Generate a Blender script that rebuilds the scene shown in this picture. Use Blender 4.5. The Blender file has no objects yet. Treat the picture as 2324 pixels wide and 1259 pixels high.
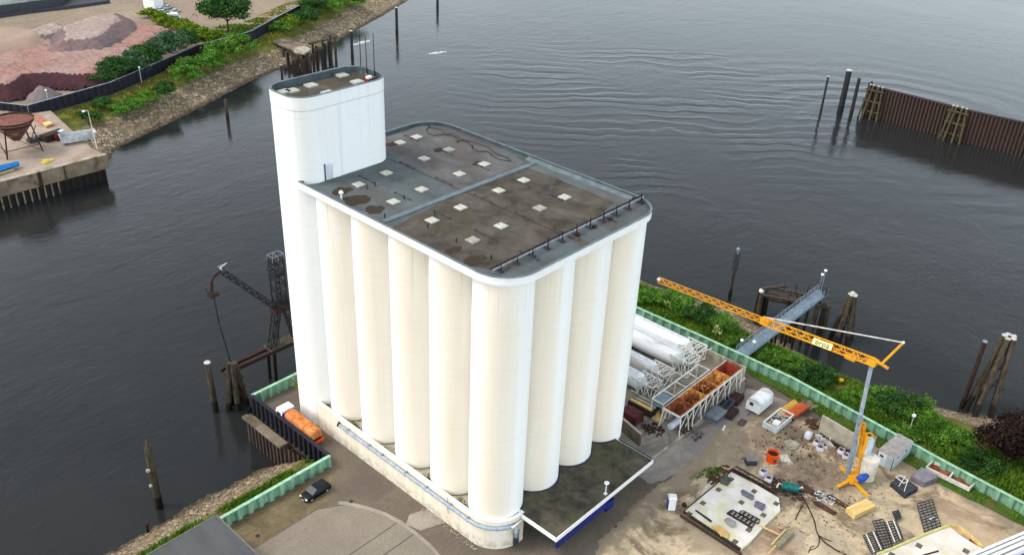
import bpy, math, random
import numpy as np
from mathutils import Vector, Matrix
R = random.Random(7)
NR = np.random.RandomState(11)
S = bpy.context.scene
COL = S.collection
pi = math.pi
WATER = -7.0

# ------------------------------------------------------------------ materials
MATS = {}
def lin(c):
    return tuple((v/12.92 if v <= .04045 else ((v+.055)/1.055)**2.4) for v in [x/255 for x in c]) + (1,)
class N:
    """small node builder"""
    def __init__(s, name):
        s.m = bpy.data.materials.new(name); s.m.use_nodes = True
        s.t = s.m.node_tree; s.n = s.t.nodes; s.b = s.n['Principled BSDF']
        s.co = None
    def new(s, typ, **kw):
        x = s.n.new(typ)
        for k, v in kw.items():
            if k.startswith('i_'):
                x.inputs[k[2:].replace('_', ' ')].default_value = v
            else: setattr(x, k, v)
        return x
    def ln(s, a, b): s.t.links.new(a, b)
    def pos(s, world=True, scale=(1, 1, 1), rot=(0, 0, 0)):
        o = s.new('ShaderNodeNewGeometry').outputs['Position'] if world else s.new('ShaderNodeTexCoord').outputs['Object']
        mp = s.new('ShaderNodeMapping'); mp.inputs['Scale'].default_value = scale; mp.inputs['Rotation'].default_value = rot
        s.ln(o, mp.inputs['Vector']); return mp.outputs['Vector']
    def noise(s, vec, scale=1, detail=5, rough=.6, dist=0):
        x = s.new('ShaderNodeTexNoise'); x.inputs['Scale'].default_value = scale; x.inputs['Detail'].default_value = detail
        x.inputs['Roughness'].default_value = rough; x.inputs['Distortion'].default_value = dist
        s.ln(vec, x.inputs['Vector']); return x.outputs['Fac']
    def ramp(s, fac, stops):
        x = s.new('ShaderNodeValToRGB'); e = x.color_ramp.elements
        while len(e) < len(stops): e.new(.5)
        for el, (p, c) in zip(e, stops):
            el.position = p; el.color = c if len(c) == 4 else tuple(c)+(1,)
        s.ln(fac, x.inputs['Fac']); return x.outputs['Color']
    def mix(s, fac, a, b, mode='MIX'):
        x = s.new('ShaderNodeMix', data_type='RGBA', blend_type=mode)
        for sock, v in ((x.inputs[0], fac), (x.inputs[6], a), (x.inputs[7], b)):
            if hasattr(v, 'is_linked') or hasattr(v, 'links'): s.ln(v, sock)
            else: sock.default_value = v
        return x.outputs[2]
    def math(s, op, a, b=0.0, c=None):
        x = s.new('ShaderNodeMath', operation=op)
        for i, v in enumerate((a, b) + ((c,) if c is not None else ())):
            if hasattr(v, 'links'): s.ln(v, x.inputs[i])
            else: x.inputs[i].default_value = v
        return x.outputs[0]
    def sm(s, v, a, b):
        x = s.new('ShaderNodeMapRange', interpolation_type='SMOOTHSTEP')
        s.ln(v, x.inputs['Value']); x.inputs['From Min'].default_value = a; x.inputs['From Max'].default_value = b
        return x.outputs['Result']
    def bump(s, h, strength=.4, dist=.1):
        x = s.new('ShaderNodeBump'); x.inputs['Strength'].default_value = strength; x.inputs['Distance'].default_value = dist
        s.ln(h, x.inputs['Height']); s.ln(x.outputs['Normal'], s.b.inputs['Normal'])
    def done(s, col=None, rough=.7, metal=0, spec=.3):
        if col is not None:
            if hasattr(col, 'links'): s.ln(col, s.b.inputs['Base Color'])
            else: s.b.inputs['Base Color'].default_value = col
        if hasattr(rough, 'links'): s.ln(rough, s.b.inputs['Roughness'])
        else: s.b.inputs['Roughness'].default_value = rough
        s.b.inputs['Metallic'].default_value = metal
        s.b.inputs['Specular IOR Level'].default_value = spec
        return s.m

def mat(name, c1, c2=None, scale=1.5, rough=.75, bump=0, metal=0, stretch=(1, 1, 1), lo=.38, hi=.62, world=False, c3=None, s3=.3, grime=None, spec=.3):
    """two (or three) tones of one paint, metal or stone mixed by noise"""
    if name in MATS: return MATS[name]
    n = N(name); v = n.pos(world, stretch)
    f = n.noise(v, scale, 6, .62)
    a = lin(c1); b = lin(c2) if c2 else tuple(x*.8 for x in a[:3])+(1,)
    col = n.ramp(f, [(lo, a), (hi, b)])
    if c3:
        f3 = n.sm(n.noise(v, s3, 4, .55, .5), .5, .66)
        col = n.mix(f3, col, lin(c3))
    if bump: n.bump(n.noise(v, scale*4, 4, .7), bump, .08)
    MATS[name] = n.done(col, rough, metal, spec)
    return MATS[name]

def silo_paint(name, white, cream, dirt, k=1.0, wx=0, wcol=(225, 207, 173)):
    n = N(name)
    v = n.pos(True, (1.1, 1.1, .035)); v2 = n.pos(True, (1, 1, .25))
    st = n.sm(n.noise(v, 1.0, 6, .6, .4), .35, .72)
    bl = n.sm(n.noise(v2, .16, 4, .6), .35, .68)
    col = n.mix(n.math('MULTIPLY', st, .9*k), lin(white), lin(cream))
    col = n.mix(n.math('MULTIPLY', bl, .55*k), col, lin(cream))
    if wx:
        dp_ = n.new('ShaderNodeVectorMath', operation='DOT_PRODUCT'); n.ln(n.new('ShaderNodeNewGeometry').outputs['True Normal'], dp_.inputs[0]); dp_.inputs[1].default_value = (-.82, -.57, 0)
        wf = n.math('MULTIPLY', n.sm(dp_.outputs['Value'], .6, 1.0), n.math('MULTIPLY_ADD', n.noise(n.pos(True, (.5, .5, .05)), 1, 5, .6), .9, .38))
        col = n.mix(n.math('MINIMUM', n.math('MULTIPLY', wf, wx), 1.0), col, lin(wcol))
    fine = n.sm(n.noise(n.pos(True, (6, 6, .12)), 1, 5, .7), .56, .8)
    col = n.mix(n.math('MULTIPLY', fine, .22), col, lin(dirt))
    z = n.new('ShaderNodeSeparateXYZ'); n.ln(n.pos(True), z.inputs[0])
    rings = n.math('PINGPONG', z.outputs[2], .6)
    ringm = n.math('MULTIPLY', n.sm(rings, .05, 0), n.math('MULTIPLY', n.sm(n.noise(n.pos(True, (.25, .25, .6)), 1, 3, .6), .45, .6), .30))
    col = n.mix(ringm, col, lin(dirt))
    drip = n.math('MULTIPLY', n.sm(n.noise(n.pos(True, (2.2, 2.2, .02)), 1, 4, .7), .56, .70), n.math('MULTIPLY', n.sm(z.outputs[2], 30, 40), .45))
    col = n.mix(drip, col, lin(dirt))
    pat = n.math('MULTIPLY', n.sm(n.noise(n.pos(True, (.35, .35, .22)), 1, 7, .7, 1.5), .60, .64), .28)
    col = n.mix(pat, col, lin(cream))
    low = n.math('SUBTRACT', 1, n.sm(z.outputs[2], .2, 2.2))
    col = n.mix(n.math('MULTIPLY', n.math('MULTIPLY', low, n.sm(n.noise(n.pos(True), .9, 5, .7), .4, .62)), .6), col, lin(dirt))
    n.bump(n.math('ADD', n.math('MULTIPLY', n.sm(rings, 0, .06), .25), n.noise(n.pos(True, (3, 3, .6)), 1, 5, .6)), .18, .05)
    MATS[name] = n.done(col, .62, 0, .25); return MATS[name]
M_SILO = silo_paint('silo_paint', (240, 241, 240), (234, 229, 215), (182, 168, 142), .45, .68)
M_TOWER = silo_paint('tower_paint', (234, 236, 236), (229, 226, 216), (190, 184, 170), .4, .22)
M_POD = silo_paint('podium_paint', (231, 226, 212), (219, 206, 180), (150, 138, 116), 1.0)
M_CAP = mat('rim_paint', (236, 236, 232), (212, 211, 204), .9, .6, stretch=(1, 1, 2), lo=.5, hi=.8)

def roof_mat(name, base, dark, light, warm, sc=.22):
    base, dark, light, warm = ([c*.87 for c in q] for q in (base, dark, light, warm))
    n = N(name); v = n.pos(True)
    a = n.ramp(n.noise(v, sc, 7, .62, .4), [(.34, lin(dark)), (.5, lin(base)), (.68, lin(light))])
    w = n.sm(n.noise(n.pos(True, (1, .35, 1)), .18, 6, .65, .8), .48, .64)
    a = n.mix(n.math('MULTIPLY', w, .75), a, lin(warm))
    sp = n.sm(n.noise(v, 3.5, 3, .8), .60, .72)
    a = n.mix(n.math('MULTIPLY', sp, .5), a, lin(dark))
    # welded sheet seams every metre
    x = n.new('ShaderNodeSeparateXYZ'); n.ln(v, x.inputs[0])
    seam = n.sm(n.math('PINGPONG', x.outputs[0], .5), .03, 0)
    a = n.mix(n.math('MULTIPLY', seam, .18), a, lin(dark))
    n.bump(n.noise(v, 4, 5, .7), .3, .05)
    MATS[name] = n.done(a, .85, 0, .2); return MATS[name]
M_ROOFG = roof_mat('roof_bitumen_grey', (98, 106, 107), (84, 90, 91), (108, 117, 118), (96, 91, 87))
M_ROOFB = roof_mat('roof_bitumen_brown', (88, 82, 74), (60, 55, 49), (106, 100, 91), (82, 76, 58), .3)
M_ROOFC = roof_mat('roof_bitumen_grey_brown', (108, 107, 106), (88, 86, 85), (122, 122, 122), (102, 95, 90), .26)
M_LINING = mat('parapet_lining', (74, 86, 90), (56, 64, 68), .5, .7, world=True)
M_FLASH = mat('roof_flashing', (104, 117, 121), (86, 97, 101), .8, .6, world=True)
M_MOSS = mat('moss_patch', (44, 35, 27), (62, 52, 40), 3, .95, .4, world=True)
M_CANOPY = roof_mat('canopy_roof_moss', (84, 79, 67), (56, 52, 44), (110, 102, 88), (88, 88, 54), .5)
M_SKY = mat('skylight_dome', (186, 186, 174), (164, 164, 152), 2, .45)
M_SKYD = mat('skylight_dome_dirty', (160, 160, 148), (132, 132, 122), 3, .55)
M_KERB = mat('skylight_kerb', (150, 150, 142), (110, 108, 100), 3)
M_WHITE = mat('white_paint', (228, 228, 226), (196, 196, 192), 2, .5, lo=.5, hi=.8)
M_WFRAME = mat('white_steel', (218, 216, 208), (170, 166, 156), 1.6, .55, lo=.45, hi=.75)
M_WTANK = mat('white_tank_paint', (222, 224, 224), (178, 182, 186), .5, .42, world=True, stretch=(1, .12, 1), lo=.42, hi=.8, c3=(168, 164, 156), s3=.5)
M_RUST = mat('rust', (134, 72, 42), (88, 44, 28), 1.8, .9, .4, c3=(160, 92, 50), s3=1.1)
M_RUSTO = mat('rust_bright', (190, 124, 66), (150, 82, 42), 1.4, .85, .3, c3=(208, 164, 84), s3=.9)
M_DRUST = mat('dark_rust', (62, 40, 32), (38, 28, 26), 1.2, .9, .4)
M_STEEL = mat('dark_steel', (46, 46, 48), (30, 29, 30), 2, .6)
M_GSTEEL = mat('grey_steel', (134, 148, 160), (104, 116, 128), 1.5, .5)
M_PIPE = mat('grey_duct', (158, 170, 180), (132, 144, 156), 1.2, .5)
M_YEL = mat('crane_yellow', (228, 164, 34), (206, 134, 24), 1.2, .5, lo=.4, hi=.7)
M_ORANGE = mat('orange_paint', (190, 122, 66), (172, 98, 48), .9, .7, c3=(186, 136, 88), s3=1.0)
M_GORANGE = mat('orange_plastic', (238, 86, 14), (214, 66, 12), 2, .5)
M_BLUE = mat('blue_paint', (18, 82, 178), (14, 62, 140), 2, .45)
M_NAVY = mat('navy_paint', (18, 34, 116), (14, 24, 84), 1.5, .6)
M_BLACK = mat('car_black', (10, 11, 15), (14, 16, 20), 2, .35, spec=.25)
M_GLASS = mat('dark_glass', (40, 50, 60), (26, 32, 40), 1, .2, spec=.35)
M_TYRE = mat('rubber', (22, 22, 22), (32, 31, 30), 4, .9)
M_CONC = mat('concrete', (176, 168, 150), (146, 138, 122), .7, .9, .25, c3=(122, 114, 98), s3=.35)
M_CONCD = mat('weathered_concrete', (132, 120, 102), (104, 93, 78), .35, .9, .3, c3=(86, 74, 60), s3=.25, world=True)
M_TIMB = mat('new_timber', (222, 196, 130), (200, 170, 104), 1.2, .8, stretch=(.2, 3, 3))
M_WOODP = mat('old_pile_timber', (84, 74, 62), (44, 38, 32), 1.1, .95, .5, stretch=(2, 2, .4), world=True, c3=(62, 60, 36), s3=.5)
M_WETP = mat('wet_pile_timber', (34, 28, 22), (20, 17, 15), 1.5, .6, .4, world=True)
M_GREY = mat('grey_plastic', (108, 116, 124), (84, 90, 98), 2, .6)
M_DGREY = mat('dark_grey', (62, 66, 72), (46, 48, 54), 2, .7)
M_BAG = mat('big_bag_fabric', (228, 226, 232), (196, 194, 206), 5, .9, .3)
M_TEAL = mat('teal_machine_paint', (12, 112, 104), (10, 84, 80), 2, .4)
M_GREYCON = mat('grey_container', (206, 214, 218), (180, 188, 194), .9, .5)
M_CONROOF = mat('container_roof', (158, 154, 148), (132, 128, 122), .8, .7)
M_SLAB = mat('fresh_slab', (224, 219, 210), (200, 193, 181), .35, .85, .1, world=True, c3=(206, 202, 160), s3=.22)
M_ROOFD = mat('asphalt_roof', (82, 84, 84), (72, 74, 74), .6, .95, .2, world=True, stretch=(1, .2, 1))
M_DIRTPILE = mat('debris_brown', (92, 66, 50), (58, 42, 34), 1.4, .95, .5)

def sheet_mat(name, c1, c2, c3, low):
    n = N(name)
    a = n.ramp(n.noise(n.pos(True, (1, 1, .3)), .9, 6, .65), [(.36, lin(c1)), (.6, lin(c2)), (.75, lin(c3))])
    z = n.new('ShaderNodeSeparateXYZ'); n.ln(n.pos(True), z.inputs[0])
    f = n.math('MULTIPLY', n.sm(n.noise(n.pos(True, (2.5, 2.5, .4)), 1, 5, .6), .40, .62), .5)
    a = n.mix(f, a, lin(low))
    n.bump(n.noise(n.pos(True), 4, 4, .7), .2, .05)
    MATS[name] = n.done(a, .6, 0, .3); return MATS[name]
M_SPG = sheet_mat('green_sheet_pile', (142, 186, 156), (118, 162, 134), (162, 200, 172), (100, 126, 106))
M_SPD = sheet_mat('dark_sheet_pile', (28, 30, 48), (20, 20, 32), (40, 38, 46), (34, 26, 26))
M_SPR = sheet_mat('rusty_sheet_pile', (72, 50, 45), (58, 43, 39), (90, 74, 66), (56, 51, 42))
M_SPW = sheet_mat('bank_sheet_pile', (94, 78, 70), (66, 54, 50), (120, 104, 90), (40, 34, 34))

# ground sheets
def ground_mat(name, cols, sc=.12, patch=None, psc=.06, plo=.5, phi=.6, bump=.35, speck=None, rough=.92, fine=3.0):
    n = N(name); v = n.pos(True)
    f = n.noise(v, sc, 9, .68, .6)
    k = len(cols); a = n.ramp(f, [(.3+.4*i/(k-1), lin(c)) for i, c in enumerate(cols)])
    if patch:
        pf = n.sm(n.noise(v, psc, 6, .6, 1.2), plo, phi)
        a = n.mix(n.math('MULTIPLY', pf, .85), a, lin(patch))
    tk = n.sm(n.noise(n.pos(True, (.07, 1.5, 1), (0, 0, .75)), 1, 4, .6, .3), .55, .66)
    a = n.mix(n.math('MULTIPLY', tk, .28), a, lin(cols[0]))
    g = n.noise(v, fine, 4, .75)
    a = n.mix(.28, a, n.ramp(g, [(.3, (.02, .02, .02)), (.7, (.6, .6, .6))]), 'OVERLAY')
    if speck:
        a = n.mix(n.sm(n.noise(v, fine*.8, 3, .6), .64, .70), a, lin(speck))
    n.bump(n.noise(v, fine, 5, .7), bump, .08)
    MATS[name] = n.done(a, rough, 0, .2); return MATS[name]
M_YARD = ground_mat('yard_ground', [(94, 85, 75), (109, 99, 87), (126, 115, 101)], .07, (98, 89, 80), .05, speck=None)
M_YCONC = ground_mat('yard_concrete', [(124, 115, 104), (137, 128, 115), (150, 140, 127)], .09, (134, 115, 99), .07, .54, .62)
M_OCHRE = ground_mat('ochre_ground', [(92, 82, 62), (112, 100, 75), (134, 121, 92)], .3, (112, 102, 86), .2)
M_BYARD = ground_mat('batching_concrete', [(128, 122, 110), (148, 140, 126), (162, 154, 140)], .15, (110, 106, 98), .12)
M_GRAVEL = ground_mat('damp_gravel', [(140, 132, 122), (156, 147, 135), (170, 160, 147)], .12, (134, 127, 122), .06, .5, .58)
def sand_mat():
    m = ground_mat('site_sand', [(160, 144, 118), (196, 178, 146), (222, 204, 172)], .13, (112, 92, 74), .1, .52, .62, .6, speck=(178, 166, 144), fine=1.6)
    n = N.__new__(N); n.m = m; n.t = m.node_tree; n.n = n.t.nodes; n.b = n.n['Principled BSDF']
    col = n.b.inputs['Base Color'].links[0].from_socket
    v = n.pos(True); wob = n.noise(v, .35, 5, .65)
    for (x, y, r, c, k) in ((46, -22.5, 7, (108, 94, 80), .75), (38.5, -21, 4, (104, 90, 76), .7), (52, -16, 5, (114, 100, 84), .6), (56, -20, 5, (122, 102, 80), .6), (45, -34, 6, (178, 164, 138), .6), (52, -42, 7, (176, 154, 128), .55), (30, -25, 5, (148, 122, 102), .7), (24, -20, 6, (148, 130, 110), .6), (42, -11, 6, (130, 116, 102), .7), (48, -12, 4, (138, 114, 96), .7), (33, -31, 5, (172, 160, 138), .6)):
        sub = n.new('ShaderNodeVectorMath', operation='SUBTRACT'); n.ln(v, sub.inputs[0]); sub.inputs[1].default_value = (x, y, 0)
        le = n.new('ShaderNodeVectorMath', operation='LENGTH'); n.ln(sub.outputs[0], le.inputs[0])
        d = n.math('ADD', le.outputs['Value'], n.math('MULTIPLY', n.math('SUBTRACT', wob, .5), 12))
        col = n.mix(n.math('MULTIPLY', n.sm(d, r, r*.45), k), col, lin(c))
    at = n.new('ShaderNodeAttribute', attribute_name='edge')
    e = n.sm(n.math('ADD', at.outputs['Fac'], n.math('MULTIPLY', n.math('SUBTRACT', wob, .5), 1.6)), .55, .15)
    col = n.mix(e, col, lin((140, 126, 106)))
    n.ln(col, n.b.inputs['Base Color']); return m
M_SAND = sand_mat()
M_FARLAND = ground_mat('far_yard', [(128, 115, 98), (146, 131, 112), (160, 145, 124)], .05, (150, 130, 118), .02, speck=(112, 92, 80), fine=.6)
M_QUAY = ground_mat('quay_slab', [(150, 136, 122), (170, 152, 138), (184, 168, 154)], .1, (150, 130, 112), .06)
M_GRASSG = ground_mat('grass_soil', [(50, 74, 26), (68, 96, 32), (92, 112, 44)], .3, (104, 92, 52), .15, .55, .66, .6)
M_OLIVE = ground_mat('olive_grass', [(116, 120, 42), (134, 136, 50), (150, 150, 66)], .3, (100, 104, 50), .12)

def bank_mat(name, zveg, vs=1.5):
    n = N(name); v = n.pos(True)
    vo = n.new('ShaderNodeTexVoronoi'); vo.inputs['Scale'].default_value = vs; n.ln(v, vo.inputs['Vector'])
    vb = n.new('ShaderNodeTexVoronoi', feature='DISTANCE_TO_EDGE'); vb.inputs['Scale'].default_value = vs; n.ln(v, vb.inputs['Vector'])
    sp = n.new('ShaderNodeSeparateColor'); n.ln(vo.outputs['Color'], sp.inputs[0])
    st = n.ramp(sp.outputs[0], [(0, lin((112, 98, 78))), (.5, lin((142, 126, 102))), (1, lin((176, 160, 134)))])
    st = n.mix(n.sm(vb.outputs['Distance'], .09, .02), st, lin((62, 52, 42)))
    st = n.mix(n.math('MULTIPLY', n.sm(n.noise(v, .12, 4, .6), .5, .62), .45), st, lin((118, 102, 74)))
    soil = n.ramp(n.noise(v, .3, 6, .7), [(.36, lin((86, 76, 52))), (.5, lin((92, 96, 40))), (.66, lin((120, 118, 60)))])
    z = n.new('ShaderNodeSeparateXYZ'); n.ln(v, z.inputs[0])
    zz = n.math('ADD', z.outputs[2], n.math('MULTIPLY', n.math('SUBTRACT', n.noise(v, .25, 4, .6), .5), 3.0))
    col = n.mix(n.sm(zz, zveg-.2, zveg+.2), st, soil)
    wet = n.sm(n.math('ADD', z.outputs[2], n.math('MULTIPLY', n.noise(v, .4, 3, .6), .7)), WATER+1.2, WATER+.5)
    col = n.mix(n.math('MULTIPLY', wet, .72), col, lin((46, 40, 32)))
    n.bump(n.math('ADD', vb.outputs['Distance'], n.noise(v, 3, 4, .7)), .8, .3)
    MATS[name] = n.done(col, .9, 0, .2); return MATS[name]
M_BANK = bank_mat('bank_riprap', -2.4)
M_BANKR = bank_mat('bank_riprap_east', -3.4)
M_BANKF = bank_mat('bank_riprap_far', -3.2, .95)

def heap_mat(name, top, top2, slope, slope2, zt=.93):
    n = N(name); v = n.pos(True)
    g = n.new('ShaderNodeNewGeometry'); z = n.new('ShaderNodeSeparateXYZ'); n.ln(g.outputs['Normal'], z.inputs[0])
    a = n.ramp(n.noise(v, .06, 7, .6, .8), [(.38, lin(top)), (.6, lin(top2))])
    b = n.ramp(n.noise(v, .05, 5, .6), [(.4, lin(slope)), (.6, lin(slope2))])
    at = n.new('ShaderNodeAttribute', attribute_name='slip')
    col = n.mix(n.sm(n.math('ADD', at.outputs['Fac'], n.math('MULTIPLY', n.math('SUBTRACT', n.noise(v, .5, 4, .7), .5), .5)), .35, .6), a, b)
    spk = n.noise(v, .7, 6, .8)
    col = n.mix(.45, col, n.ramp(spk, [(.3, (.04, .04, .04)), (.7, (.75, .75, .75))]), 'OVERLAY')
    trk = n.sm(n.noise(n.pos(True, (.9, .08, 1), (0, 0, .6)), 1, 4, .6), .56, .64)
    col = n.mix(n.math('MULTIPLY', trk, .3), col, lin(slope2))
    n.bump(n.noise(v, 1.2, 6, .8), .9, .5)
    MATS[name] = n.done(col, .95, 0, .15); return MATS[name]
M_HEAP = heap_mat('red_aggregate', (172, 146, 138), (166, 128, 116), (84, 54, 56), (74, 48, 52))
M_HEAPG = heap_mat('pink_grey_aggregate', (174, 158, 148), (166, 144, 136), (112, 102, 102), (130, 108, 106))

def leaf_mat(name, dark, mid, light, sc=.35):
    n = N(name)
    g = n.new('ShaderNodeNewGeometry')
    rnd = n.ramp(g.outputs['Random Per Island'], [(0, lin(dark)), (.5, lin(mid)), (1, lin(light))])
    f = n.noise(n.pos(True), sc, 3, .6)
    col = n.mix(n.sm(f, .40, .60), rnd, n.mix(.6, rnd, lin(dark)))
    n.ln(col, n.b.inputs['Base Color'])
    n.b.inputs['Roughness'].default_value = .75; n.b.inputs['Specular IOR Level'].default_value = .15
    tr = n.new('ShaderNodeBsdfTranslucent'); n.ln(col, tr.inputs['Color'])
    mx = n.new('ShaderNodeMixShader'); mx.inputs[0].default_value = .25
    out = n.n['Material Output']
    n.ln(n.b.outputs[0], mx.inputs[1]); n.ln(tr.outputs[0], mx.inputs[2]); n.ln(mx.outputs[0], out.inputs['Surface'])
    MATS[name] = n.m; return n.m
L_GREEN = leaf_mat('leaves_green', (44, 84, 23), (89, 136, 42), (134, 174, 68))
L_BRIGHT = leaf_mat('leaves_bright', (66, 90, 17), (112, 138, 28), (149, 166, 43))
L_DARK = leaf_mat('leaves_dark', (28, 59, 25), (54, 94, 37), (89, 127, 61))
L_GREY = leaf_mat('leaves_grey_green', (35, 69, 44), (67, 105, 67), (125, 154, 112))
L_PURPLE = leaf_mat('leaves_copper', (26, 16, 16), (48, 32, 28), (66, 50, 38))
L_PALE = leaf_mat('elder_blossom', (150, 160, 90), (196, 200, 130), (224, 224, 170))
L_GRASS = leaf_mat('grass_blades', (64, 98, 26), (98, 134, 40), (134, 163, 57), .12)
L_OLIVE = leaf_mat('olive_grass_blades', (96, 104, 30), (128, 130, 44), (154, 152, 68), .12)

def water_mat():
    n = N('river_water'); v = n.pos(True)
    n.b.inputs['Base Color'].default_value = (.016, .0205, .023, 1)
    n.b.inputs['IOR'].default_value = 1.38
    n.b.inputs['Specular IOR Level'].default_value = .5
    # concentric swell around the eddy off the jetty
    sub = n.new('ShaderNodeVectorMath', operation='SUBTRACT'); n.ln(v, sub.inputs[0]); sub.inputs[1].default_value = (222, 40, WATER)
    ln_ = n.new('ShaderNodeVectorMath', operation='LENGTH'); n.ln(sub.outputs[0], ln_.inputs[0])
    d = n.math('ADD', ln_.outputs['Value'], n.math('MULTIPLY', n.noise(v, .02, 2, .5), 26))
    rg = n.math('SINE', n.math('MULTIPLY', d, .55))
    rg2 = n.math('SINE', n.math('MULTIPLY', d, 1.45))
    mask = n.math('MULTIPLY', n.sm(ln_.outputs['Value'], 120, 25), n.sm(n.noise(v, .014, 3, .5, .5), .40, .6))
    rings = n.math('MULTIPLY', n.math('ADD', rg, n.math('MULTIPLY', rg2, .16)), mask)
    c1 = n.noise(n.pos(True, (.55, .9, 1), (0, 0, .5)), .9, 6, .62, .3)
    c2 = n.noise(n.pos(True, (.5, 1, 1), (0, 0, -.7)), .17, 4, .6, .6)
    h = n.math('ADD', n.math('MULTIPLY', c1, .26), n.math('MULTIPLY', c2, .5))
    h = n.math('ADD', h, n.math('MULTIPLY', rings, .26))
    sp3 = n.new('ShaderNodeSeparateXYZ'); n.ln(v, sp3.inputs[0])
    al = n.math('ADD', n.math('MULTIPLY', sp3.outputs[0], .746), n.math('MULTIPLY', sp3.outputs[1], .666))
    al = n.math('ADD', al, n.math('MULTIPLY', n.noise(v, .022, 3, .55), 30))
    ln2 = n.new('ShaderNodeVectorMath', operation='DISTANCE'); n.ln(v, ln2.inputs[0]); ln2.inputs[1].default_value = (185, 110, WATER)
    m2 = n.math('MULTIPLY', n.sm(ln2.outputs['Value'], 110, 25), n.sm(n.noise(v, .02, 3, .5, .8), .38, .6))
    wv = n.math('MULTIPLY', n.math('ADD', n.math('SINE', n.math('MULTIPLY', al, .95)), n.math('MULTIPLY', n.math('SINE', n.math('MULTIPLY', al, 2.1)), .35)), m2)
    h = n.math('ADD', h, n.math('MULTIPLY', wv, .22))
    wind = n.sm(n.noise(n.pos(True, (1, .45, 1), (0, 0, .4)), .011, 5, .6, .7), .36, .64)
    h = n.math('MULTIPLY', h, n.math('MULTIPLY_ADD', wind, .75, .5))
    n.bump(h, .42, .5)
    ro = n.noise(v, .02, 4, .6)
    n.ln(n.ramp(ro, [(.3, (.05,)*3), (.7, (.13,)*3)]), n.b.inputs['Roughness'])
    silt = n.ramp(n.noise(n.pos(True, (1, .6, 1)), .012, 5, .6, 1), [(.35, (.013, .015, .016)), (.65, (.023, .024, .023))])
    n.ln(silt, n.b.inputs['Base Color'])
    MATS['river_water'] = n.m; return n.m
M_WATER = water_mat()
M_FOAM = mat('foam', (206, 212, 216), (150, 160, 166), 1.5, .6, world=True)

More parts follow.
